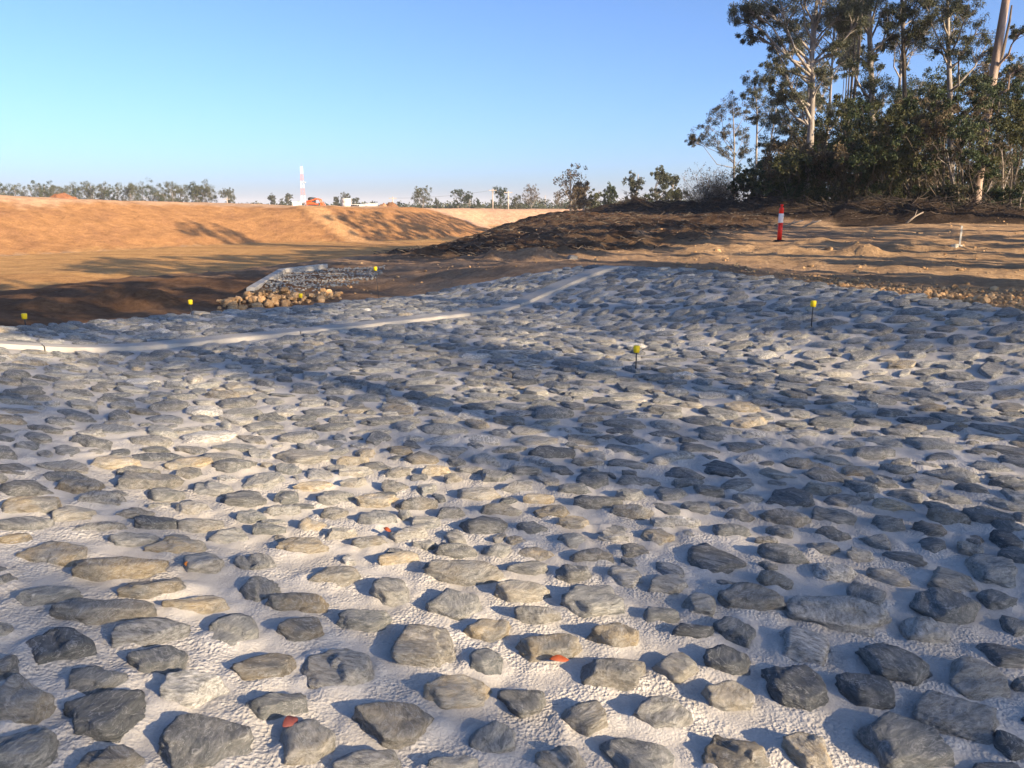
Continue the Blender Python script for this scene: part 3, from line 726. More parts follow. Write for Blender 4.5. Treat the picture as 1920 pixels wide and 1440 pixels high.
# bigger single stones
for px, py, s, lab in ((1520, 500, 0.11, 'pale angular rock alone on the brown dirt above the stone paving'), (1555, 468, 0.17, 'grey flat rock beside the pale sand heap'), (1790, 462, 0.15, 'white rock at the foot of the thin grey post'), (1075, 485, 0.2, 'grey rock at the foot of the dark mulched bank'), (1800, 507, 0.1, 'pale rock on the brown dirt right of centre'), (1345, 470, 0.12, 'small pale rock on the sandy ridge left of the bollard')):
    q = hit(px, py, zsurf, 10)
    v, F, rn, kk = small_rocks([(0, 0, 0)], [s * 0.75], 3, 'm', 0.0)
    o = link('rock', mesh_from('rock', v, F, rnd=rn, kind=kk), M['ochre'] if 'pale' in lab else M['stone']); o.location = (q[0], q[1], zg(q[0], q[1])); tag(o, lab, 'rock')

# kerb and gravel bed on the far side of the lining
kp = [(-5.05, 14.9), (-6.0, 20.2), (-5.2, 21.6)]
kz = [max(zg(*p), -0.12) + 0.10 for p in kp]
mb = MB(); pl = []
for a, b, za, zb in zip(kp[:-1], kp[1:], kz[:-1], kz[1:]):
    for t in np.linspace(0, 1, 14)[:-1]: pl.append((a[0] + (b[0] - a[0]) * t, a[1] + (b[1] - a[1]) * t, za + (zb - za) * t))
pl.append((*kp[-1], kz[-1]))
vs = []; fs = []
for i, p in enumerate(pl):
    q0 = Vector(pl[max(0, i - 1)]); q1 = Vector(pl[min(len(pl) - 1, i + 1)]); d = (q1 - q0); d.z = 0; d.normalize(); n_ = Vector((-d.y, d.x, 0))
    for o_, z in ((-0.10, -0.7), (-0.09, 0.0), (-0.075, 0.015), (0.075, 0.015), (0.09, 0.0), (0.10, -0.7)): vs.append((p[0] + n_.x * o_, p[1] + n_.y * o_, p[2] + z))
for i in range(len(pl) - 1):
    for k in range(5): fs.append((i * 6 + k, (i + 1) * 6 + k, (i + 1) * 6 + k + 1, i * 6 + k + 1))
fs += [tuple(range(6)), tuple(range((len(pl) - 1) * 6, len(pl) * 6))[::-1]]
tag(link('concrete_kerb', mesh_from('concrete_kerb', vs, fs, smooth=False), M['concrete']), 'bent pale concrete kerb around grey gravel behind the orange rubble', 'kerb')
pts = []; sz = []
GP = [(-4.9, 14.8), (-5.9, 20.1), (-5.1, 21.4), (-3.4, 21.0), (-3.0, 17.5), (-3.9, 15.2)]
while len(pts) < 1500:
    x = rng.uniform(-6, -2.9); y = rng.uniform(14.6, 21.6)
    if not in_poly(np.array([x]), np.array([y]), GP)[0]: continue
    pts.append((x, y, zg(x, y) + 0.0)); sz.append(rng.uniform(0.012, 0.04))
v, F, rn, kk = small_rocks(pts, sz, 1, 'gmmd')
tag(link('gravel_bed', mesh_from('gravel_bed', v, F, rnd=rn, kind=kk, smooth=False), M['stone']), kind='stuff')

# ------------------------------------------------------------------ marker stakes with yellow caps
def stake(px, py_cap, py_base, lab, lean=0.0, zf=None, rr=0.007):
    q = hit(px, py_base, zf or z_apron, 3)
    dep = q[1] * math.cos(PITCH) + (CAMZ - q[2]) * math.sin(PITCH)
    h = (py_base - py_cap) * dep / FPX / math.cos(PITCH) * 1.0
    e = empty('marker_stake', q, lab, 'stake', 'yellow capped marker stakes')
    MB().tube([(0, 0, -0.15), (lean * 0.5, 0, h * 0.5), (lean, 0, h)], [rr, rr, rr], 8).build('rod', M['steel'], e, True)
    c = MB().lathe([(0.022, -0.052), (0.031, -0.050), (0.033, -0.02), (0.034, 0.010), (0.032, 0.017), (0.02, 0.021)], (lean, 0, h), 16).build('cap', M['yellow'], e, True)
    return e
stake(1192, 652, 697, 'yellow capped black stake standing alone mid paving, nearest the camera')
stake(1521, 568, 614, 'yellow capped black stake on the right bank of the stone paving, below the bollard')
stake(711, 504, 560, 'tall leaning thin stake with yellow cap at the far edge of the paving', -0.05, None, 0.005)
stake(565, 553, 575, 'short yellow capped stake beside the orange rubble')
stake(359, 565, 590, 'yellow capped stake left of the orange rubble heap')
stake(48, 591, 611, 'leftmost yellow capped stake, against the dark soil')

# ------------------------------------------------------------------ bollard and post
q = hit(1461, 452, zsurf, 14); s = 62 * q[1] / FPX / 1.10
e = empty('bollard', (q[0], q[1], zg(q[0], q[1]) - 0.02), 'red and white plastic bollard on the dirt in front of the wood', 'bollard')
MB().lathe([(0.20 * s, 0.0), (0.20 * s, 0.03 * s), (0.10 * s, 0.06 * s)], (0, 0, 0), 20).build('base', M['black'], e, True)
MB().lathe([(0.075 * s, 0.05 * s), (0.075 * s, 0.62 * s)], (0, 0, 0), 20).build('post', M['red'], e, True)
MB().lathe([(0.074 * s, 0.60 * s), (0.078 * s, 0.62 * s), (0.078 * s, 0.88 * s), (0.074 * s, 0.90 * s)], (0, 0, 0), 20).build('reflective_sleeve', M['white'], e, True)
MB().lathe([(0.073 * s, 0.88 * s), (0.073 * s, 1.05 * s), (0.06 * s, 1.09 * s), (0.035 * s, 1.10 * s), (0.035 * s, 1.14 * s), (0.05 * s, 1.15 * s), (0.05 * s, 1.19 * s), (0.02 * s, 1.20 * s)], (0, 0, 0), 20).build('top', M['red'], e, True)
q = hit(1799, 461, zsurf, 14)
e = empty('survey_post', (q[0], q[1], zg(q[0], q[1])), 'thin grey steel post on the dirt at the right, by white rocks', 'post')
MB().box((0, 0, 0.24), (0.05, 0.012, 0.6)).box((0, 0.02, 0.24), (0.012, 0.04, 0.6)).build('picket', M['galv'], e)
MB().lathe([(0.09, -0.05), (0.07, 0.02), (0.03, 0.03)], (0, 0, 0), 14).build('footing', M['concrete'], e, True)

# ------------------------------------------------------------------ fallen leaves
def fallen(px, py, L, wd, rz, mat, lab, up=0.05):
    q = hit(px, py, lambda x, y: z_apron(x, y) + up, 0.8); vs = []; fs = []
    n = 9
    for i in range(n):
        t = i / (n - 1); w = wd * math.sin(math.pi * min(1, t * 0.97 + 0.02)) ** 0.8; z = 0.012 * math.sin(t * 4.0) + 0.018 * (t - 0.5) ** 2 * 8 * 0.3
        vs += [((t - .5) * L, -w, z + 0.25 * w), ((t - .5) * L, 0, z), ((t - .5) * L, w, z + 0.3 * w)]
    for i in range(n - 1):
        for k in (0, 1): fs.append((i * 3 + k, (i + 1) * 3 + k, (i + 1) * 3 + k + 1, i * 3 + k + 1))
    o = link('fallen_leaf', mesh_from('fallen_leaf', vs, fs), mat)
    md = o.modifiers.new('thickness', 'SOLIDIFY'); md.thickness = 0.0012
    o.location = q; o.rotation_euler = (R(28), R(6), rz); tag(o, lab, 'leaf', 'fallen leaves on the paving')
fallen(1048, 1238, 0.075, 0.013, R(12), M['leafred'], 'bright red orange dry leaf lying against a tan stone', 0.03)
fallen(543, 1357, 0.065, 0.018, R(62), M['leafdark'], 'dull maroon dry leaf lying behind a round grey stone in front', 0.03)
fallen(352, 1060, 0.035, 0.008, R(-40), M['leaforg'], 'small orange leaf tucked against a grey stone at the left', 0.03)
fallen(727, 995, 0.045, 0.01, R(-30), M['leafred'], 'brown red leaf between stones left of centre', 0.03)

# ------------------------------------------------------------------ trees
def leaves(clumps, n_per, L, Wd, col, col2, droop=0.6, seed=0):
    r = np.random.default_rng(seed); P = []
    for (c, rad_, dens) in clumps:
        k = max(4, int(n_per * dens)); g_ = r.normal(0, 1, (k, 3)); g_ /= np.linalg.norm(g_, axis=1)[:, None]
        P.append(np.asarray(c) + g_ * (r.random((k, 1)) ** 0.45) * np.asarray(rad_))
    P = np.concatenate(P); n = len(P)
    d = r.normal(0, 1, (n, 3)); d[:, 2] -= droop * 1.6; d /= np.linalg.norm(d, axis=1)[:, None]
    s = np.cross(d, r.normal(0, 1, (n, 3))); s /= np.linalg.norm(s, axis=1)[:, None] + 1e-9
    l = L * r.uniform(0.6, 1.3, (n, 1)); w = Wd * r.uniform(0.6, 1.3, (n, 1)); m = P + d * l * 0.3
    V = np.stack([m + s * w, P + d * l, m - s * w - d * l * 0.3], 1).reshape(-1, 3)
    t = np.clip(r.normal(0.4, 0.35, (n, 1)), 0, 1); c = (np.array(col) * (1 - t) + np.array(col2) * t) * r.uniform(0.65, 1.35, (n, 1))
    return V, np.arange(3 * n).reshape(-1, 3), np.repeat(c, 3, 0)
def tree(name, lab, cat, trunk, r0, blobs, bark='gum', col=(0.055, 0.075, 0.04), col2=(0.12, 0.13, 0.07), L=0.14, Wd=0.022, n_per=120, sub=16, seed=0, group=None, r1=0.35, droop=0.6, thin=1.0, trunk2=None):
    r = np.random.default_rng(seed + 100); R_ = random.Random(seed)
    T = [np.asarray(p, float) for p in trunk]; base = T[0].copy()
    e = empty(name, base, lab, cat, group)
    m = len(T); rr = [r0 * (1 - (1 - r1) * i / (m - 1)) for i in range(m)]
    mb = MB(); pts = [p - base for p in T]; pts[0] = pts[0] + np.array([0, 0, -0.4]); mb.tube(pts, [rr[0] * 1.15] + rr[1:], 9)
    mb.build('trunk', M[bark], e, True)
    if trunk2 is not None:
        p2 = [np.asarray(p, float) - base for p in trunk2]; MB().tube(p2, list(np.linspace(r0 * 0.55, r0 * 0.15, len(p2))), 8).build('second_trunk', M['bark'], e, True)
    bb = MB(); cl = []
    zt = np.array([p[2] for p in T])
    def on_trunk(z):
        z = min(max(z, zt[0] + 0.15 * (zt[-1] - zt[0])), zt[-1] - 0.02); i = max(0, int(np.searchsorted(zt, z)) - 1); i = min(i, m - 2)
        t = (z - zt[i]) / (zt[i + 1] - zt[i] + 1e-6); t = min(max(t, 0), 1); return T[i] * (1 - t) + T[i + 1] * t, rr[i] * (1 - t) + rr[i + 1] * t
    for c, rad_ in blobs:
        c = np.asarray(c, float); rad_ = np.asarray(rad_, float) * np.ones(3)
        hd = np.hypot(*(c - T[-1])[:2]); s0, rs = on_trunk(c[2] - 0.5 * hd - rad_[2] * 1.2)
        mid1 = s0 * 0.62 + c * 0.38 + np.array([0, 0, 0.10 * hd]) * -0.6 + r.normal(0, 0.08, 3) * hd; mid2 = s0 * 0.25 + c * 0.75 + r.normal(0, 0.06, 3) * hd
        rb = max(0.012, min(rs * 0.6, 0.035 * np.linalg.norm(c - s0) + 0.01)) * thin
        bb.tube([s0 - base, mid1 - base, mid2 - base, c - base], [rb, rb * 0.75, rb * 0.5, rb * 0.3], 5, False)
        for k in range(sub):
            g_ = r.normal(0, 1, 3); g_ /= np.linalg.norm(g_); t_ = c + g_ * rad_ * r.uniform(0.4, 1.15) + np.array([0, 0, 0.12 * rad_[2]])
            st = mid2 * (1 - 0.5 * r.random()) + c * 0.0 + (c - mid2) * 0 + mid2 * 0 if False else mid2 + (c - mid2) * r.random()
            bb.tube([st - base, (st + t_) / 2 - base + r.normal(0, 0.05, 3) * rad_, t_ - base], [rb * 0.35, rb * 0.22, rb * 0.1], 3, False)
            cl.append((t_ - base, rad_ * r.uniform(0.16, 0.42) * np.array([1, 1, 1.0]), r.uniform(0.25, 1.6)))
    if bb.v: bb.build('branches', M[bark], e, True)
    if n_per > 0 and cl:
        V, F, c = leaves(cl, n_per, L, Wd, col, col2, droop, seed)
        link('crown', mesh_from('crown', V, F, cols=c, smooth=False), M['leaf'], e)
    return e
def px_blobs(lst, Y, seed=0, spread=1.0):
    r = np.random.default_rng(seed); out = []
    for x, y, q in lst:
        Yb = Y + r.normal(0, 1.0) * spread; s = Yb / FPX * 1.02; out.append((at(x, y, Yb), np.array([q * s, q * s, q * s * 0.85])))
    return out
def px_trunk(lst, Y):
    P = [at(x, y, Y + 0.15 * i) for i, (x, y) in enumerate(lst)]
    P[0][2] = zg(P[0][0], P[0][1]) - 0.1; return P
OLIVE = ((0.046, 0.055, 0.020), (0.115, 0.110, 0.038)); GREY = ((0.060, 0.070, 0.042), (0.130, 0.130, 0.080)); DARK = ((0.027, 0.042, 0.016), (0.066, 0.085, 0.030)); DRY = ((0.095, 0.072, 0.042), (0.17, 0.13, 0.075))
tree('gum_tree', 'tall spreading gum tree with pale forked limbs at the left of the wood', 'tree', px_trunk([(1512, 405), (1516, 330), (1520, 250), (1523, 180), (1522, 110), (1528, 40), (1535, -40)], 46), 0.24,
     px_blobs([(1390, 35, 26), (1415, 62, 24), (1440, 25, 32), (1465, 15, 40), (1478, 60, 38), (1470, 95, 28), (1452, 118, 22), (1500, 5, 42), (1545, 0, 40), (1572, 30, 36), (1592, 15, 30), (1582, 60, 26), (1608, 40, 24), (1570, 92, 18), (1478, 150, 30), (1458, 178, 24), (1490, 182, 30), (1548, 140, 20), (1540, -40, 40), (1500, -45, 40), (1430, 0, 28), (1408, 20, 20)], 46, 1), col=GREY[0], col2=GREY[1], n_per=150, seed=1)
tree('gum_tree', 'slender gum tree with vine-dark lower trunk, right of the spreading gum', 'tree', px_trunk([(1642, 408), (1637, 250), (1634, 150), (1630, 60), (1630, 0), (1634, -120), (1636, -280)], 48), 0.2,
     px_blobs([(1662, 15, 28), (1608, 5, 24), (1668, 42, 22), (1650, -35, 40), (1615, -40, 36), (1640, -130, 60), (1600, -200, 60), (1660, -270, 60), (1622, 112, 22), (1640, 150, 26), (1618, 172, 28), (1655, 185, 26), (1690, 30, 20), (1600, 130, 18)], 48, 2), col=DARK[0], col2=GREY[1], n_per=130, seed=2)
tree('gum_tree', 'straight dark trunked gum tree in the middle of the wood', 'tree', px_trunk([(1702, 408), (1698, 250), (1695, 120), (1691, 0), (1690, -90)], 50), 0.18,
     px_blobs([(1678, -40, 40), (1722, 15, 24), (1705, -75, 44), (1740, -30, 30), (1712, 60, 20), (1680, 75, 16)], 50, 3), bark='bark', col=GREY[0], col2=GREY[1], n_per=120, seed=3)
tree('gum_tree', 'broad crowned gum tree with fine pale branches left of the leaning trunk', 'tree', px_trunk([(1786, 408), (1782, 200), (1778, 80), (1776, -50)], 47), 0.2,
     px_blobs([(1738, 30, 30), (1765, 12, 32), (1792, 30, 30), (1785, 62, 26), (1812, 20, 30), (1760, 82, 30), (1830, 62, 26), (1838, 102, 26), (1800, 95, 26), (1775, -35, 40), (1820, -30, 36), (1725, 70, 22)], 47, 4), col=OLIVE[0], col2=GREY[1], n_per=130, seed=4)
p2 = [at(x, y, 44.5 + 0.1 * i) for i, (x, y) in enumerate([(1834, 330), (1850, 240), (1864, 150), (1880, 100), (1893, 40), (1897, 10)])]
tree('gum_tree', 'thick leaning gum trunk with smooth pinkish bark at the right edge', 'tree', px_trunk([(1826, 418), (1832, 350), (1842, 280), (1853, 200), (1866, 120), (1876, 60), (1886, 0), (1893, -60), (1900, -200), (1905, -380)], 44), 0.27,
     px_blobs([(1880, -190, 60), (1935, -150, 60), (1830, -170, 40), (1910, -290, 70), (1850, -330, 60), (1900, -390, 60), (1950, -340, 60), (1912, 60, 16), (1915, 130, 18)], 44, 5), bark='pink', r1=0.6, n_per=120, seed=5, trunk2=p2, col=GREY[0], col2=GREY[1])
tree('gum_tree', 'small sparse gum with open round crown, leftmost tree of the wood', 'tree', px_trunk([(1374, 395), (1376, 330), (1377, 270), (1374, 205)], 60), 0.10,
     px_blobs([(1308, 257, 17), (1328, 238, 19), (1350, 212, 22), (1376, 197, 22), (1396, 215, 18), (1340, 265, 19), (1366, 248, 22), (1392, 255, 16), (1360, 285, 16), (1396, 288, 14), (1298, 265, 10)], 60, 6), col=GREY[0], col2=DRY[1], n_per=75, seed=6, thin=0.8)
tree('gum_tree', 'thin upright gum just right of the leftmost sparse gum', 'tree', px_trunk([(1416, 395), (1418, 300), (1420, 220), (1414, 145)], 58), 0.10,
     px_blobs([(1408, 150, 16), (1425, 165, 18), (1442, 145, 18), (1430, 195, 18), (1405, 182, 14), (1452, 205, 16), (1420, 225, 14)], 58, 7), col=GREY[0], col2=GREY[1], n_per=80, seed=7, thin=0.8)
tree('gum_tree', 'white stemmed young gum in front of the green bushes at the wood edge', 'tree', px_trunk([(1437, 398), (1440, 330), (1446, 260), (1456, 200)], 54), 0.09,
     px_blobs([(1452, 238, 24), (1470, 215, 24), (1490, 242, 24), (1438, 272, 18), (1475, 270, 24)], 54, 8), col=GREY[0], col2=GREY[1], n_per=110, seed=8)
# three gums behind the spreading gum: their shade reaches the far bank
for i, (x, y, H, lab) in enumerate(((26.0, 72, 17, 'tall gum standing behind the spreading gum, left of two'), (29.5, 76, 18, 'tall gum standing behind the spreading gum, right of two'), (33, 70, 19, 'tall gum far back in the wood behind the slender gum'))):
    z0 = zg(x, y); bl = [(np.array([x + rng.normal(0, 1.6), y + rng.normal(0, 1.6), z0 + rng.uniform(0.4, 1.0) * H]), rng.uniform(0.7, 1.3)) for _ in range(20)]
    tree('gum_tree', lab, 'tree', [np.array([x, y, z0]), np.array([x + .3, y, z0 + H * .5]), np.array([x, y, z0 + H])], 0.2, bl, n_per=70, L=0.17, Wd=0.03, seed=30 + i, col=GREY[0], col2=GREY[1])
# understorey
prof_x = [1440, 1500, 1560, 1620, 1700, 1800, 1930, 2000]; prof_y = [265, 235, 205, 165, 130, 105, 90, 85]
ORD = ['leftmost', 'second from the left', 'third from the left', 'fourth from the left', 'fifth from the left', 'sixth from the left', 'seventh from the left', 'eighth from the left', 'ninth from the left', 'tenth from the left', 'eleventh from the left', 'twelfth from the left', 'thirteenth from the left', 'fourteenth from the left', 'fifteenth from the left', 'sixteenth from the left', 'seventeenth from the left', 'eighteenth from the left']
k = 0
for row, (Y0, cnt, lowp) in enumerate(((41, 12, 0), (49, 14, 0), (58, 16, 1))):
    for i in range(cnt):
        x = 1455 + (i + 0.5) / cnt * 520 + rng.uniform(-16, 16); Y = Y0 + rng.uniform(-2, 3)
        if row == 0: Y = max(Y, np.interp(x, [1450, 1700, 1950], [47, 42, 39]))
        topy = np.interp(x, prof_x, prof_y) + rng.uniform(0, 60) + (45 if row == 0 else 0)
        bl = []
        for _ in range(13 if row < 2 else 15):
            by = rng.uniform(min(topy, 300), 330 if row == 0 else 385); bl.append((x + rng.normal(0, 26), by, rng.uniform(16, 34)))
        pal = [OLIVE, DARK, DRY, DARK, OLIVE][k % 5] if row < 2 else DARK
        nm = ('low scrub tree in the front row of the wood, ', 'scrub tree in the middle row of the wood, ', 'dark leafy tree in the back row of the wood, ')[row] + ORD[i]
        tree('scrub_tree', nm, 'tree', px_trunk([(x, 405), (x + rng.uniform(-14, 14), 340), (x + rng.uniform(-22, 22), topy + 45)], Y), 0.08, px_blobs(bl, Y, k, 1.3), bark='bark', col=pal[0], col2=pal[1],
             n_per=62 if row < 2 else 50, L=0.165, Wd=0.04, sub=8, seed=50 + k, group=('scrub trees along the wood edge', 'scrub trees inside the wood', 'trees at the back of the wood')[row], thin=0.7)
        k += 1
# bare saplings, pale stems against the dark
_u = ['first', 'second', 'third', 'fourth', 'fifth', 'sixth', 'seventh', 'eighth', 'ninth']
SAP = _u + ['tenth', 'eleventh', 'twelfth', 'thirteenth', 'fourteenth', 'fifteenth', 'sixteenth', 'seventeenth', 'eighteenth', 'nineteenth', 'twentieth'] + ['twenty-' + w for w in _u] + ['thirtieth'] + ['thirty-' + w for w in _u]
for i in range(34):
    x = 1472 + i * 13.3 + rng.uniform(-4, 4); Y = np.interp(x, [1450, 1700, 1950], [46, 41, 37.5]) + rng.uniform(0, 5)
    h = rng.uniform(60, 130); lx = rng.normal(0, 14)
    tr = px_trunk([(x, 408), (x + lx * 0.4 + rng.normal(0, 4), 408 - h * 0.4), (x + lx, 408 - h * 0.75), (x + lx * 1.4, 408 - h)], Y)
    tree('sapling', 'thin bare sapling at the wood edge, ' + SAP[i] + ' from the left', 'tree', tr, rng.uniform(0.03, 0.075), px_blobs([(x + lx * 1.4 + rng.normal(0, 12), 408 - h * rng.uniform(0.7, 1.1), rng.uniform(10, 18)) for _ in range(4)], Y, i, 0.4), bark=('gum', 'twig', 'bark')[i % 3], n_per=10, sub=4, seed=200 + i, group='bare saplings in the wood', col=DRY[0], col2=DRY[1], thin=0.9, r1=0.3)
# low thicket behind, closing the view under the crowns
for i in range(15):
    x = 1470 + i * 34 + rng.uniform(-8, 8); Y = rng.uniform(60, 66)
    bl = [(x + rng.normal(0, 20), rng.uniform(325, 398), rng.uniform(14, 24)) for _ in range(14)]
    tree('thicket_shrub', 'dark thicket shrub closing the view under the trees, ' + SAP[i] + ' from the left', 'shrub', px_trunk([(x, 402), (x, 380), (x, 350)], Y), 0.05, px_blobs(bl, Y, 900 + i), bark='bark', col=DARK[0], col2=OLIVE[0], n_per=60, L=0.22, Wd=0.06, sub=6, seed=900 + i, group='thicket shrubs under the trees', thin=0.6)
for i in range(11):
    x = 1500 + i * 40 + rng.uniform(-12, 12); Y = np.interp(x, [1450, 1700, 1950], [45, 40.5, 37.5]) + rng.uniform(0.5, 2)
    bl = [(x + rng.normal(0, 17), rng.uniform(348, 396), rng.uniform(9, 17)) for _ in range(12)]
    tree('front_shrub', 'low dark shrub at the foot of the wood behind the brush, ' + SAP[i] + ' from the left', 'shrub', px_trunk([(x, 405), (x, 385), (x, 360)], Y), 0.03, px_blobs(bl, Y, 950 + i, 0.5), bark='bark', col=DARK[0], col2=(DARK, OLIVE, DRY)[i % 3][1], n_per=45, L=0.13, Wd=0.03, sub=8, seed=950 + i, group='low shrubs at the foot of the wood', thin=0.6)
# bushes at the left end of the wood
for i, (x, y, q, Y, pal, lab) in enumerate(((1395, 352, 30, 56, DARK, 'dense green bush at the left end of the wood'), (1435, 350, 32, 54, DARK, 'dense green bush below the white stemmed gum'), (1475, 352, 30, 52, OLIVE, 'olive bush right of the dense green bushes'))):
    bl = [(x + rng.normal(0, q * 0.7), y + rng.normal(0, q * 0.55), rng.uniform(12, 18)) for _ in range(16)]
    tree('bush', lab, 'bush', px_trunk([(x, 392), (x, 370), (x, 345)], Y), 0.06, px_blobs(bl, Y, 30 + i), bark='bark', col=pal[0], col2=pal[1], n_per=110, L=0.17, Wd=0.05, sub=6, seed=300 + i)
for i, (x, y, q, Y, lab) in enumerate(((1322, 350, 34, 60, 'leafless grey twiggy bush leftmost at the wood edge'), (1352, 340, 32, 58, 'tall leafless twiggy bush beside the dense green bush'))):
    base = at(x, 390, Y); base[2] = zg(base[0], base[1]); e = empty('twiggy_bush', base, lab, 'bush')
    mb = MB(); cl = []
    for _ in range(150):
        d = np.array([rng.normal(0, 0.55), rng.normal(0, 0.55), rng.uniform(0.5, 1.1)]); d *= rng.uniform(1.6, 3.4) / np.linalg.norm(d) * q / 34
        m_ = d * 0.5 + rng.normal(0, 0.12, 3); mb.tube([(rng.normal(0, .15), rng.normal(0, .15), -0.1), m_, d], [0.022, 0.014, 0.005], 4, False)
        for _ in range(3):
            s_ = m_ + (d - m_) * rng.random(); t_ = s_ + rng.normal(0, 0.3, 3) + np.array([0, 0, 0.25]); mb.tube([s_, t_], [0.009, 0.004], 3, False); cl.append((t_, np.array([.18, .18, .18]), 1))
    mb.build('twigs', M['twig'], e, True)
    V, F, c = leaves(cl, 6, 0.12, 0.03, DRY[0], DRY[1], 0.3, i); link('leaves', mesh_from('leaves', V, F, cols=c, smooth=False), M['leaf'], e)

# brush heaped in the windrow
mb = MB()
for _ in range(2600):
    t = rng.random() ** 1.1; seg = t * (len(RIDGE) - 2.01); i = int(seg); f = seg - i
    x = RIDGE[i][0] * (1 - f) + RIDGE[i + 1][0] * f + rng.normal(0, 1.0); y = RIDGE[i][1] * (1 - f) + RIDGE[i + 1][1] * f + rng.normal(0, 1.0)
    z = zg(x, y); a = rng.uniform(0, 6.28); el = abs(rng.normal(0, 0.3)); L_ = rng.uniform(0.2, 1.1) if rng.random() < 0.9 else rng.uniform(1.0, 2.4)
    d = np.array([math.cos(a) * math.cos(el), math.sin(a) * math.cos(el), math.sin(el)]) * L_; p = np.array([x, y, z + rng.uniform(-0.02, 0.08)])
    rr_ = rng.uniform(0.006, 0.022); mb.tube([p, p + d * 0.5 + rng.normal(0, 0.05, 3), p + d], [rr_, rr_ * 0.9, rr_ * 0.5], 4, False)
tag(mb.build('brush_debris', M['brush'], None, True), kind='stuff')
mb = MB()
for _ in range(3800):
    x = rng.uniform(-8, 14); y = 22 + 40 * rng.random() ** 1.6
    if not in_poly(np.array([x]), np.array([y]), HILL)[0]: continue
    z = zg(x, y); a = rng.uniform(0, 6.28); L_ = rng.uniform(0.08, 0.45); el = abs(rng.normal(0, 0.25)); d = np.array([math.cos(a), math.sin(a), math.sin(el)]) * L_
    rr_ = rng.uniform(0.006, 0.02); p = np.array([x, y, z]); mb.tube([p, p + d * 0.5 + np.array([0, 0, 0.02]), p + d], [rr_, rr_, rr_ * 0.6], 4, False)
tag(mb.build('mulch_litter', M['bark'], None, True), kind='stuff')
for px, py, dx, dz, lab in ((1466, 404, 1.1, 0.32, 'pale cut branch lying on the windrow behind the bollard'), (1504, 402, 1.0, 0.3, 'pale cut branch sticking out right of the bollard'), (1700, 398, 0.9, 0.5, 'pale dead branch propped against the windrow at the right')):
    q = at(px, py, 36.5); q[2] = zg(q[0], q[1])
    mb = MB(); mb.tube([(0, 0, -0.05), (dx * 0.5, 0.1, dz * 0.6), (dx, 0.25, dz)], [0.05, 0.042, 0.025], 8); mb.tube([(dx * 0.5, 0.1, dz * 0.6), (dx * 0.7, 0.3, dz * 1.2)], [0.025, 0.01], 6)
    o = mb.build('dead_branch', M['twig'], None, True); o.location = q; tag(o, lab, 'branch')

# ------------------------------------------------------------------ trees out of frame to the right whose shade falls on the paving
LITP = [[(0, 825), (150, 800), (300, 705), (420, 715), (640, 785), (770, 845), (1000, 885), (1060, 960), (1000, 1030), (1230, 1075), (1430, 1115), (1340, 1200), (1345, 1330), (1500, 1470), (220, 1470), (230, 1250), (130, 1180), (0, 1190)],
        [(1230, 640), (1350, 636), (1500, 652), (1700, 675), (1960, 702), (1960, 752), (1700, 735), (1450, 735), (1300, 700)], [(-80, 612), (130, 620), (210, 655), (-80, 655)], [(980, 592), (1230, 565), (1220, 590), (1050, 615)], [(660, 556), (790, 556), (790, 574), (660, 578)], [(1240, 740), (1420, 750), (1470, 790), (1330, 800)]]
def to_px(x, y, z):
    yy = y; zz = z - CAMZ; dep = yy * math.cos(PITCH) - zz * math.sin(PITCH); up = yy * math.sin(PITCH) + zz * math.cos(PITCH)
    return 960 + FPX * x / dep, 720 - FPX * up / dep, dep
TANE = math.tan(SUN_EL)
cols_ = [(-1.2, 27), (1.4, 31), (4.0, 28), (6.6, 32), (9.2, 27), (11.8, 30), (14.4, 33)]
crown = [[] for _ in cols_]
q_ = -2.0
while q_ < 15.5:
    a_ = -15.5
    while a_ < 4.5:
        aa = a_ + rng.uniform(-0.5, 0.5); qq = q_ + rng.uniform(-0.2, 0.2); p = SUN_AZ * aa + SUN_ACR * qq
        z0 = float(z_apron(p[0], p[1])); ok = True
        if p[1] > 0.8:
            u, v, dep = to_px(p[0], p[1], z0)
            ok = not any(in_poly(np.array([u]), np.array([v]), pp)[0] for pp in LITP)
        if ok and rng.random() < 0.93:
            j = min(range(len(cols_)), key=lambda i: abs(cols_[i][0] - qq) + rng.uniform(0, 0.8)); A = cols_[j][1] + rng.uniform(-1.6, 1.6)
            h = z0 + (A - aa) * TANE; P = SUN_AZ * A + SUN_ACR * qq; crown[j].append((np.array([P[0], P[1], h]), 0.44))
        a_ += 1.25
    q_ += 0.56
for j, (Q, A) in enumerate(cols_):
    P = SUN_AZ * A + SUN_ACR * Q; z0 = zg(P[0], P[1]); hs = [c[0][2] for c in crown[j]]; top = max(hs) + 0.3
    tree('gum_tree', 'gum tree behind the photographer, out of the picture, shading the paving', 'tree', [np.array([P[0], P[1], z0]), np.array([P[0] + .2, P[1] + .1, z0 + top * .5]), np.array([P[0], P[1], top])], 0.16,
         [(c, r_) for c, r_ in crown[j]], n_per=17, L=0.22, Wd=0.055, sub=5, seed=400 + j, group='gum trees out of frame at the right', col=GREY[0], col2=GREY[1], thin=0.5)
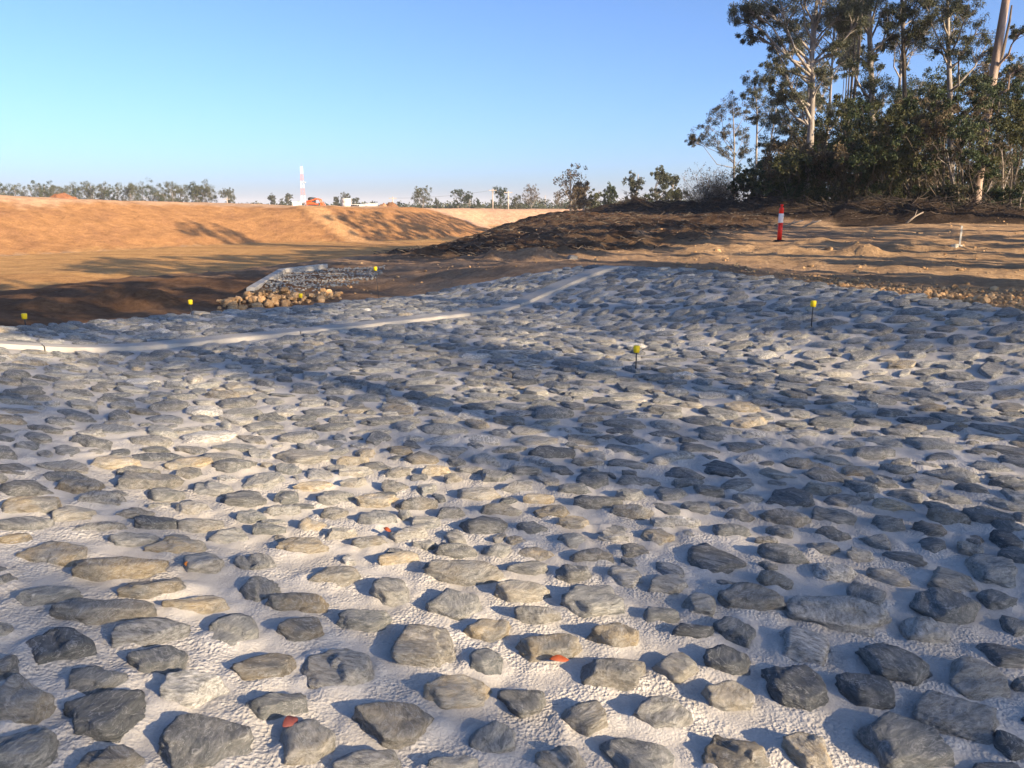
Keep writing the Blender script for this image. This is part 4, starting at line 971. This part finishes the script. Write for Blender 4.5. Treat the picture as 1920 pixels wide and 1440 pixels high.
SHADE = [[(120, 505), (200, 484), (330, 490), (480, 497), (600, 488), (480, 515), (300, 520)], [(320, 482), (520, 479), (780, 462), (800, 476), (620, 491), (450, 492)], [(-60, 522), (120, 530), (330, 552), (440, 545), (400, 575), (-60, 610)],
         [(345, 424), (380, 416), (430, 430), (485, 458), (440, 460), (390, 447), (352, 440)], [(610, 402), (700, 398), (840, 402), (925, 430), (800, 442), (740, 452), (690, 448), (650, 425)], [(1180, 510), (1450, 505), (1700, 520), (1920, 520), (1920, 545), (1600, 530)], [(820, 470), (1000, 430), (1300, 415), (1400, 440), (1200, 478), (950, 485)], [(1330, 425), (1560, 425), (1940, 445), (1940, 464), (1600, 453)], [(1480, 478), (1700, 474), (1940, 482), (1940, 500), (1600, 492)]]
bins = {}
for si, poly in enumerate(SHADE):
    xs_ = [p[0] for p in poly]; ys_ = [p[1] for p in poly]; seen = set(); cnt = 0
    for _ in range(2600):
        u, v = rng.uniform(min(xs_), max(xs_)), rng.uniform(min(ys_), max(ys_))
        if not in_poly(np.array([u]), np.array([v]), poly)[0]: continue
        p = hit(u, v, zgv, 9)
        if p is None: continue
        aa = p[:2] @ SUN_AZ; qq = p[:2] @ SUN_ACR; key = (int(qq // 0.9), int(aa // 2.6))
        if key in seen: continue
        seen.add(key)
        if rng.random() < (0.05, 0.05, 0.4, 0.05, 0.06, 0.3, 0.3, 0.3, 0.4)[si]: continue
        ratio = 0.40 if si == 4 else 0.78
        k_ = (ratio * SUN_ACR[1] - SUN_ACR[0]) / (SUN_AZ[0] - ratio * SUN_AZ[1]); A = k_ * (round(qq / 3.2) * 3.2) + (1.0 if si == 4 else 3.0)
        P = SUN_AZ * A + SUN_ACR * qq; h = p[2] + (A - aa) * TANE
        bins.setdefault((round(qq / (6.4 if si == 4 else 3.2)), si == 4), []).append((np.array([P[0] + rng.normal(0, .3), P[1] + rng.normal(0, .3), h]), 0.75)); cnt += 1
        if cnt > 260: break
nin = 0
for j, ((qb, inside), bl) in enumerate(sorted(bins.items())):
    cx = np.mean([c[0][0] for c in bl]); cy = np.mean([c[0][1] for c in bl]); top = max(c[0][2] for c in bl) + 0.3; z0 = zg(cx, cy)
    if top < z0 + 3: continue
    nin += inside
    lab = 'very tall gum at the very back of the wood, ' + SAP[nin - 1] + ' of its row' if inside else 'tall gum tree out of the picture to the right, beside the dirt track'
    tree('gum_tree', lab, 'tree', [np.array([cx, cy, z0]), np.array([cx + .3, cy, z0 + (top - z0) * .5]), np.array([cx, cy, top])], 0.13 if inside else 0.2, bl, bark='bark' if inside else 'gum', n_per=26, L=0.36, Wd=0.115, sub=6, seed=450 + j, group='tall gums at the back of the wood' if inside else 'tall gum trees along the track out of frame', col=GREY[0], col2=GREY[1], thin=0.4)

# ------------------------------------------------------------------ far trees
def far_tree(x, by, ty, w, Y, lab, pal=GREY, dens=1.0, bare=0.35, group=None, seed=0, n=13):
    r = np.random.default_rng(seed); b = at(x, by, Y); b[2] = zg(b[0], b[1]) - 0.3; h = at(x, ty, Y)[2]; h += 0.03 * (h - b[2])
    s = Y / FPX; W = w * s / 2; H = h - b[2]; bl = []
    for _ in range(n):
        t = r.random(); z = b[2] + H * (bare + (0.97 - bare) * t); ww = W * math.sin(math.pi * min(0.95, 0.25 + 0.62 * t)) ** 0.7
        bl.append((np.array([b[0] + r.uniform(-1, 1) * ww * 0.75, Y + r.uniform(-1, 1) * ww * 0.75, z - 0.1 * H * (t > .8)]), r.uniform(0.28, 0.46) * W + 0.06 * H))
    return tree('eucalypt_tree', lab, 'tree', [b, np.array([b[0] + r.normal(0, .04) * H, Y, b[2] + H * .5]), np.array([b[0] + r.normal(0, .05) * H, Y, h - 0.12 * H])], 0.022 * H, bl, n_per=int(42 * dens), L=0.02 * H + 0.08, Wd=0.008 * H + 0.035, sub=9, seed=seed, col=pal[0], col2=pal[1], group=group, thin=0.7)
FT = [(792, 392, 352, 34, 245, 'round dense far tree standing alone right of the mast', OLIVE, 1.3, .3), (860, 394, 354, 24, 245, 'dark twin far tree, taller of the pair', DARK, 1.3, .15), (880, 394, 361, 22, 245, 'dark twin far tree, shorter of the pair', DARK, 1.3, .15), (897, 390, 372, 9, 245, 'tiny far tree right of the dark twin trees', DARK, 1, .3),
      (937, 394, 353, 30, 245, 'bushy dark green far tree between two power poles', DARK, 1.5, .1), (969, 394, 367, 26, 245, 'low bushy green far tree right of the power poles', OLIVE, 1.4, .1), (996, 394, 349, 30, 245, 'reddish sparse far tree above the pale sand bank', DRY, 0.7, .25), (1047, 390, 360, 20, 245, 'small thin far tree left of the tallest sparse tree', DRY, 0.5, .3),
      (1071, 398, 311, 46, 120, 'tallest sparse far tree with thin nearly bare branches', DRY, 0.3, .35), (1091, 400, 337, 24, 115, 'reddish far tree beside the tallest sparse tree', DRY, 1.0, .45), (1115, 394, 351, 26, 130, 'mid green far tree right of the reddish one', OLIVE, 1.0, .3), (1141, 394, 342, 20, 140, 'narrow dark far tree with a tufted top', DARK, 1.0, .25),
      (1191, 394, 318, 36, 110, 'tall far gum with layered flat crown', GREY, 1.0, .25), (1236, 394, 316, 34, 105, 'tall far gum with dense rounded crown', GREY, 1.3, .3), (1261, 394, 323, 24, 110, 'slim far gum nearest the wood', GREY, 0.9, .3), (1215, 394, 362, 26, 120, 'low bushy far tree between the two tall gums', DARK, 1.3, .1), (1165, 394, 368, 30, 130, 'low olive far bush left of the layered gum', OLIVE, 1.3, .05), (1275, 394, 355, 34, 100, 'olive bush tree left of the leafless bushes', OLIVE, 1.3, .1),
      (428, 386, 356, 27, 240, 'round far tree at the right end of the left treeline', GREY, 1.4, .2), (511, 390, 362, 14, 240, 'small slim far tree left of the mast', GREY, 1.0, .3), (541, 390, 361, 12, 240, 'second slim far tree left of the mast', GREY, 1.0, .3), (527, 390, 372, 14, 250, 'low bushy far tree between two slim ones', GREY, 1.2, .1), (631, 390, 368, 9, 240, 'tiny far tree between loader and concrete ring', GREY, 1.0, .3), (649, 390, 361, 18, 240, 'far tree directly behind the concrete ring', GREY, 1.0, .3), (668, 390, 372, 15, 240, 'low far tree above the stacked pipes', GREY, 1.0, .2), (702, 392, 378, 12, 240, 'tiny far bush left of the brown soil heap', GREY, 1.0, .1), (820, 392, 371, 12, 245, 'small far tree right of the round dense tree', GREY, 1.0, .2)]
for i, f in enumerate(FT): far_tree(f[0], f[1], f[2], f[3], f[4], f[5], f[6], f[7], f[8], 'far trees on the horizon', 600 + i)
for i in range(18):
    x = -15 + i * 24 + rng.uniform(-6, 6); far_tree(x, 388, rng.uniform(341, 353), rng.uniform(38, 56), rng.uniform(230, 270), 'tree of the far treeline above the orange bank, ' + ORD[i], (GREY, DARK, OLIVE)[i % 3], 1.3, 0.12, 'far left treeline', 700 + i, 13)
cl = []
for _ in range(900):
    Y = rng.uniform(240, 420); x = rng.uniform(-0.72, 0.42) * Y; h = rng.uniform(0.6, 3.2) if x < 0.02 * Y else rng.uniform(0.8, 5.0); cl.append((np.array([x, Y, 0.3 + h * 0.45]), np.array([rng.uniform(1.5, 4), 2.0, h * 0.6]), 1.0))
V, F, c = leaves(cl, 45, 0.9, 0.35, DARK[0], GREY[1], 0.2, 9)
tag(link('far_scrub', mesh_from('far_scrub', V, F, cols=c, smooth=False), M['leaf']), kind='stuff')

# ------------------------------------------------------------------ works yard beyond the bank
def gpos(px, Y):
    p = at(px, 390, Y); p[2] = zg(p[0], p[1]); return p
p = gpos(588, 150); e = empty('track_loader', p, 'orange compact track loader with dark cab parked on the far bank', 'loader')
for sy in (-0.75, 0.75):
    t_ = MB().prism([(-1.05, 0.12), (-0.85, 0.0), (0.75, 0.0), (1.0, 0.15), (0.95, 0.42), (0.6, 0.6), (-0.75, 0.62), (-1.05, 0.4)], sy - 0.2, sy + 0.2).build('track', M['black'], e)
    for wx in (-0.7, -0.2, 0.3, 0.7): MB().tube([(wx, sy - 0.23, 0.28), (wx, sy + 0.23, 0.28)], [0.16, 0.16], 12).build('roller', M['steel'], t_)
MB().prism([(-1.3, 0.45), (0.9, 0.45), (1.0, 0.75), (0.2, 0.95), (-0.6, 1.25), (-1.35, 1.2)], -0.55, 0.55).build('body', M['orange'], e)
cab = MB().prism([(-0.95, 1.0), (0.45, 0.8), (0.42, 1.98), (-0.55, 2.05), (-0.95, 1.9)], -0.5, 0.5).build('cab', M['black'], e)
MB().prism([(-0.45, 1.15), (0.38, 1.0), (0.36, 1.85), (-0.42, 1.9)], -0.515, -0.505).build('window', M['glass'], cab)
MB().prism([(-0.45, 1.15), (0.38, 1.0), (0.36, 1.85), (-0.42, 1.9)], 0.505, 0.515).build('window', M['glass'], cab)
MB().box((0.448, 0, 1.4), (0.012, 0.85, 0.85)).build('windscreen', M['glass'], cab)
for sy in (-0.72, 0.72):
    MB().tube([(-1.2, sy, 1.25), (-0.2, sy, 1.35), (0.9, sy, 1.75), (1.5, sy, 1.55), (1.75, sy, 0.75)], [0.13, 0.13, 0.15, 0.15, 0.12], 6).build('lift_arm', M['orange'], e)
MB().prism([(1.65, 0.35), (1.7, 0.95), (1.95, 1.0), (2.35, 0.4), (2.3, 0.3)], -0.9, 0.9).build('bucket', M['orange'], e)
e.scale = (0.92, 0.92, 0.92)
p = gpos(558, 150); e = empty('water_tank', p, 'low white tank beside the orange track loader', 'tank')
MB().box((0, 0, 0.45), (1.5, 1.2, 0.9), 0, 0.96).build('shell', M['white'], e); MB().lathe([(0.22, 0.88), (0.22, 0.98), (0.1, 1.0)], (0.2, 0, 0), 12).build('lid', M['black'], e, True)
p = gpos(650, 150); e = empty('manhole_ring', p, 'tall cream concrete manhole ring standing on the far bank', 'pipe ring')
MB().lathe([(0.92, -0.1), (0.92, 0.95)], (0, 0, 0), 24).build('lower_ring', M['pipe'], e, True); MB().lathe([(0.90, 0.94), (0.90, 0.97), (0.92, 0.98), (0.92, 1.72), (0.80, 1.72), (0.80, 1.2)], (0, 0, 0), 24).build('upper_ring', M['pipe'], e, True)
for i, x in enumerate((661, 664.5, 668.5, 673)):
    p = gpos(x, 146 - i * 0.4); e = empty('concrete_pipe', p, ('first', 'second', 'third', 'rightmost')[i] + ' short concrete pipe in the row beside the manhole ring', 'pipe', 'concrete pipes on the far bank')
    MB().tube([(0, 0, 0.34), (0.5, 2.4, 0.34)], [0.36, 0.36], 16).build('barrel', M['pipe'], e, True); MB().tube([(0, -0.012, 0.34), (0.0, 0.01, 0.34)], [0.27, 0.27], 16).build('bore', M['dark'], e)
p = gpos(690, 150); e = empty('concrete_pipe', p, 'long cream concrete pipe lying sideways right of the row of pipes', 'pipe')
MB().tube([(-1.5, 0, 0.32), (1.6, 0.2, 0.32)], [0.45, 0.45], 16).build('barrel', M['pipe'], e, True); MB().tube([(1.55, 0.19, 0.32), (1.75, 0.21, 0.32)], [0.52, 0.52], 16).build('socket', M['pipe'], e, True)
def soil_heap(px, Y, w, h, col, lab, seed):
    p = gpos(px, Y); n = 36; vs = []; fs = []; r = np.random.default_rng(seed); a = r.uniform(0, 9)
    for i in range(n):
        for j in range(n):
            x = (i / (n - 1) - .5) * 2; y = (j / (n - 1) - .5) * 2; d = math.hypot(x, y)
            z = h * max(0, 1 - d ** 2.6) * (1 + 0.28 * float(fbm2(np.array([x * 2.2 + a]), np.array([y * 2.2]), 3, seed)[0])) - 0.15
            vs.append((x * w, y * w * 0.8, z))
    for i in range(n - 1):
        for j in range(n - 1): k = i * n + j; fs.append((k, k + n, k + n + 1, k + 1))
    o = link('soil_heap', mesh_from('soil_heap', vs, fs, cols=np.tile(np.array(col), (len(vs), 1))), M['soil']); o.location = p; tag(o, lab, 'soil heap')
soil_heap(735, 148, 1.7, 1.1, (0.22, 0.115, 0.06), 'small brown soil heap right of the concrete pipes', 3)
soil_heap(718, 147, 1.2, 0.9, (0.36, 0.20, 0.11), 'small tan soil heap between the long pipe and the brown heap', 4)
soil_heap(88, 112, 3.0, 1.0, (0.30, 0.135, 0.07), 'red brown soil stockpile on the skyline, left heap', 5)
soil_heap(120, 112, 3.2, 1.25, (0.30, 0.135, 0.07), 'red brown soil stockpile on the skyline, right heap', 6)

# lattice mast
Y = 420; b = at(569.5, 388, Y); b[2] = zg(b[0], b[1]); top = at(567, 312, Y); H = top[2] - b[2]
e = empty('lattice_mast', b, 'red and white lattice radio mast on the horizon behind the loader', 'mast')
nb_ = 6
for k in range(nb_):
    mb = MB(); z0, z1 = H * k / nb_, H * (k + 1) / nb_
    def wd(z): return 1.05 - 0.6 * z / H
    cs = [(-1, -1), (1, -1), (1, 1), (-1, 1)]
    for (sx, sy) in cs: mb.tube([(sx * wd(z0), sy * wd(z0), z0), (sx * wd(z1), sy * wd(z1), z1)], [0.06, 0.06], 5)
    for m_ in range(2):
        za = z0 + (z1 - z0) * m_ / 2; zb = z0 + (z1 - z0) * (m_ + 1) / 2
        for i in range(4):
            a, c_ = cs[i], cs[(i + 1) % 4]; mb.tube([(a[0] * wd(za), a[1] * wd(za), za), (c_[0] * wd(zb), c_[1] * wd(zb), zb)], [0.03, 0.03], 4); mb.tube([(c_[0] * wd(za), c_[1] * wd(za), za), (a[0] * wd(zb), a[1] * wd(zb), zb)], [0.03, 0.03], 4)
    mb.build('lattice_section', M['mastr'] if k % 2 == 0 else M['mastw'], e)
MB().tube([(0, 0, H), (0, 0, H + 1.6)], [0.08, 0.05], 5).build('antenna', M['galv'], e)
MB().lathe([(0.2, 0), (0.75, 0.3), (0.75, 0.4)], (1.4, -0.5, H * 0.62), 12).build('dish', M['mastw'], e, True)
# power poles
poles = []
for px, ty, Y, lab in ((737, 369, 190, 'power pole with a crossarm behind the brown soil heap'), (924, 354, 190, 'power pole left of the bushy dark green far tree'), (953, 358, 185, 'power pole right of the bushy dark green far tree'), (105, 371, 235, 'power pole with a crossarm in front of the left treeline, at the far left'), (427, 371, 235, 'power pole in front of the round tree of the left treeline'), (870, 366, 330, 'distant thin pole, left of a close pair'), (878, 367, 330, 'distant thin pole, right of a close pair'), (1022, 366, 300, 'distant thin pole above the pale sand bank')):
    b = at(px, 392, Y); b[2] = zg(b[0], b[1]) - 0.3; H = at(px, ty, Y)[2] - b[2]
    e = empty('power_pole', b, lab, 'power pole', 'power poles on the horizon'); MB().tube([(0, 0, 0), (0, 0, H)], [0.16, 0.12], 8).build('shaft', M['pole'], e, True)
    if Y < 300: MB().box((0, 0, H - 0.35), (1.9, 0.14, 0.16)).build('crossarm', M['pole'], e)
    poles.append((b[0], Y, b[2] + H - 0.3))
for a, b, lab in ((0, 1, 'thin power line sagging between the soil heap pole and the next pole'), (1, 2, 'short power line between the two poles by the dark green tree')):
    A = np.array(poles[a]); B = np.array(poles[b]); pts = [A * (1 - t) + B * t - np.array([0, 0, 4 * 0.5 * t * (1 - t)]) for t in np.linspace(0, 1, 14)]
    o = MB().tube([q - A for q in pts], [0.022] * 14, 4).build('power_line', M['wire'], None, True); o.location = A; tag(o, lab, 'power line')

# ------------------------------------------------------------------ haze
hm_ = bpy.data.materials.new('haze'); hm_.use_nodes = True; nt = hm_.node_tree; nt.nodes.clear()
out = nt.nodes.new('ShaderNodeOutputMaterial'); vol = nt.nodes.new('ShaderNodeVolumePrincipled')
vol.inputs['Color'].default_value = (0.86, 0.88, 0.93, 1); vol.inputs['Density'].default_value = 0.00035; vol.inputs['Anisotropy'].default_value = 0.0
nt.links.new(vol.outputs[0], out.inputs['Volume'])
hz = MB().box((0, 0, 18.5), (9400, 9400, 45)).build('haze', hm_); tag(hz, kind='stuff')
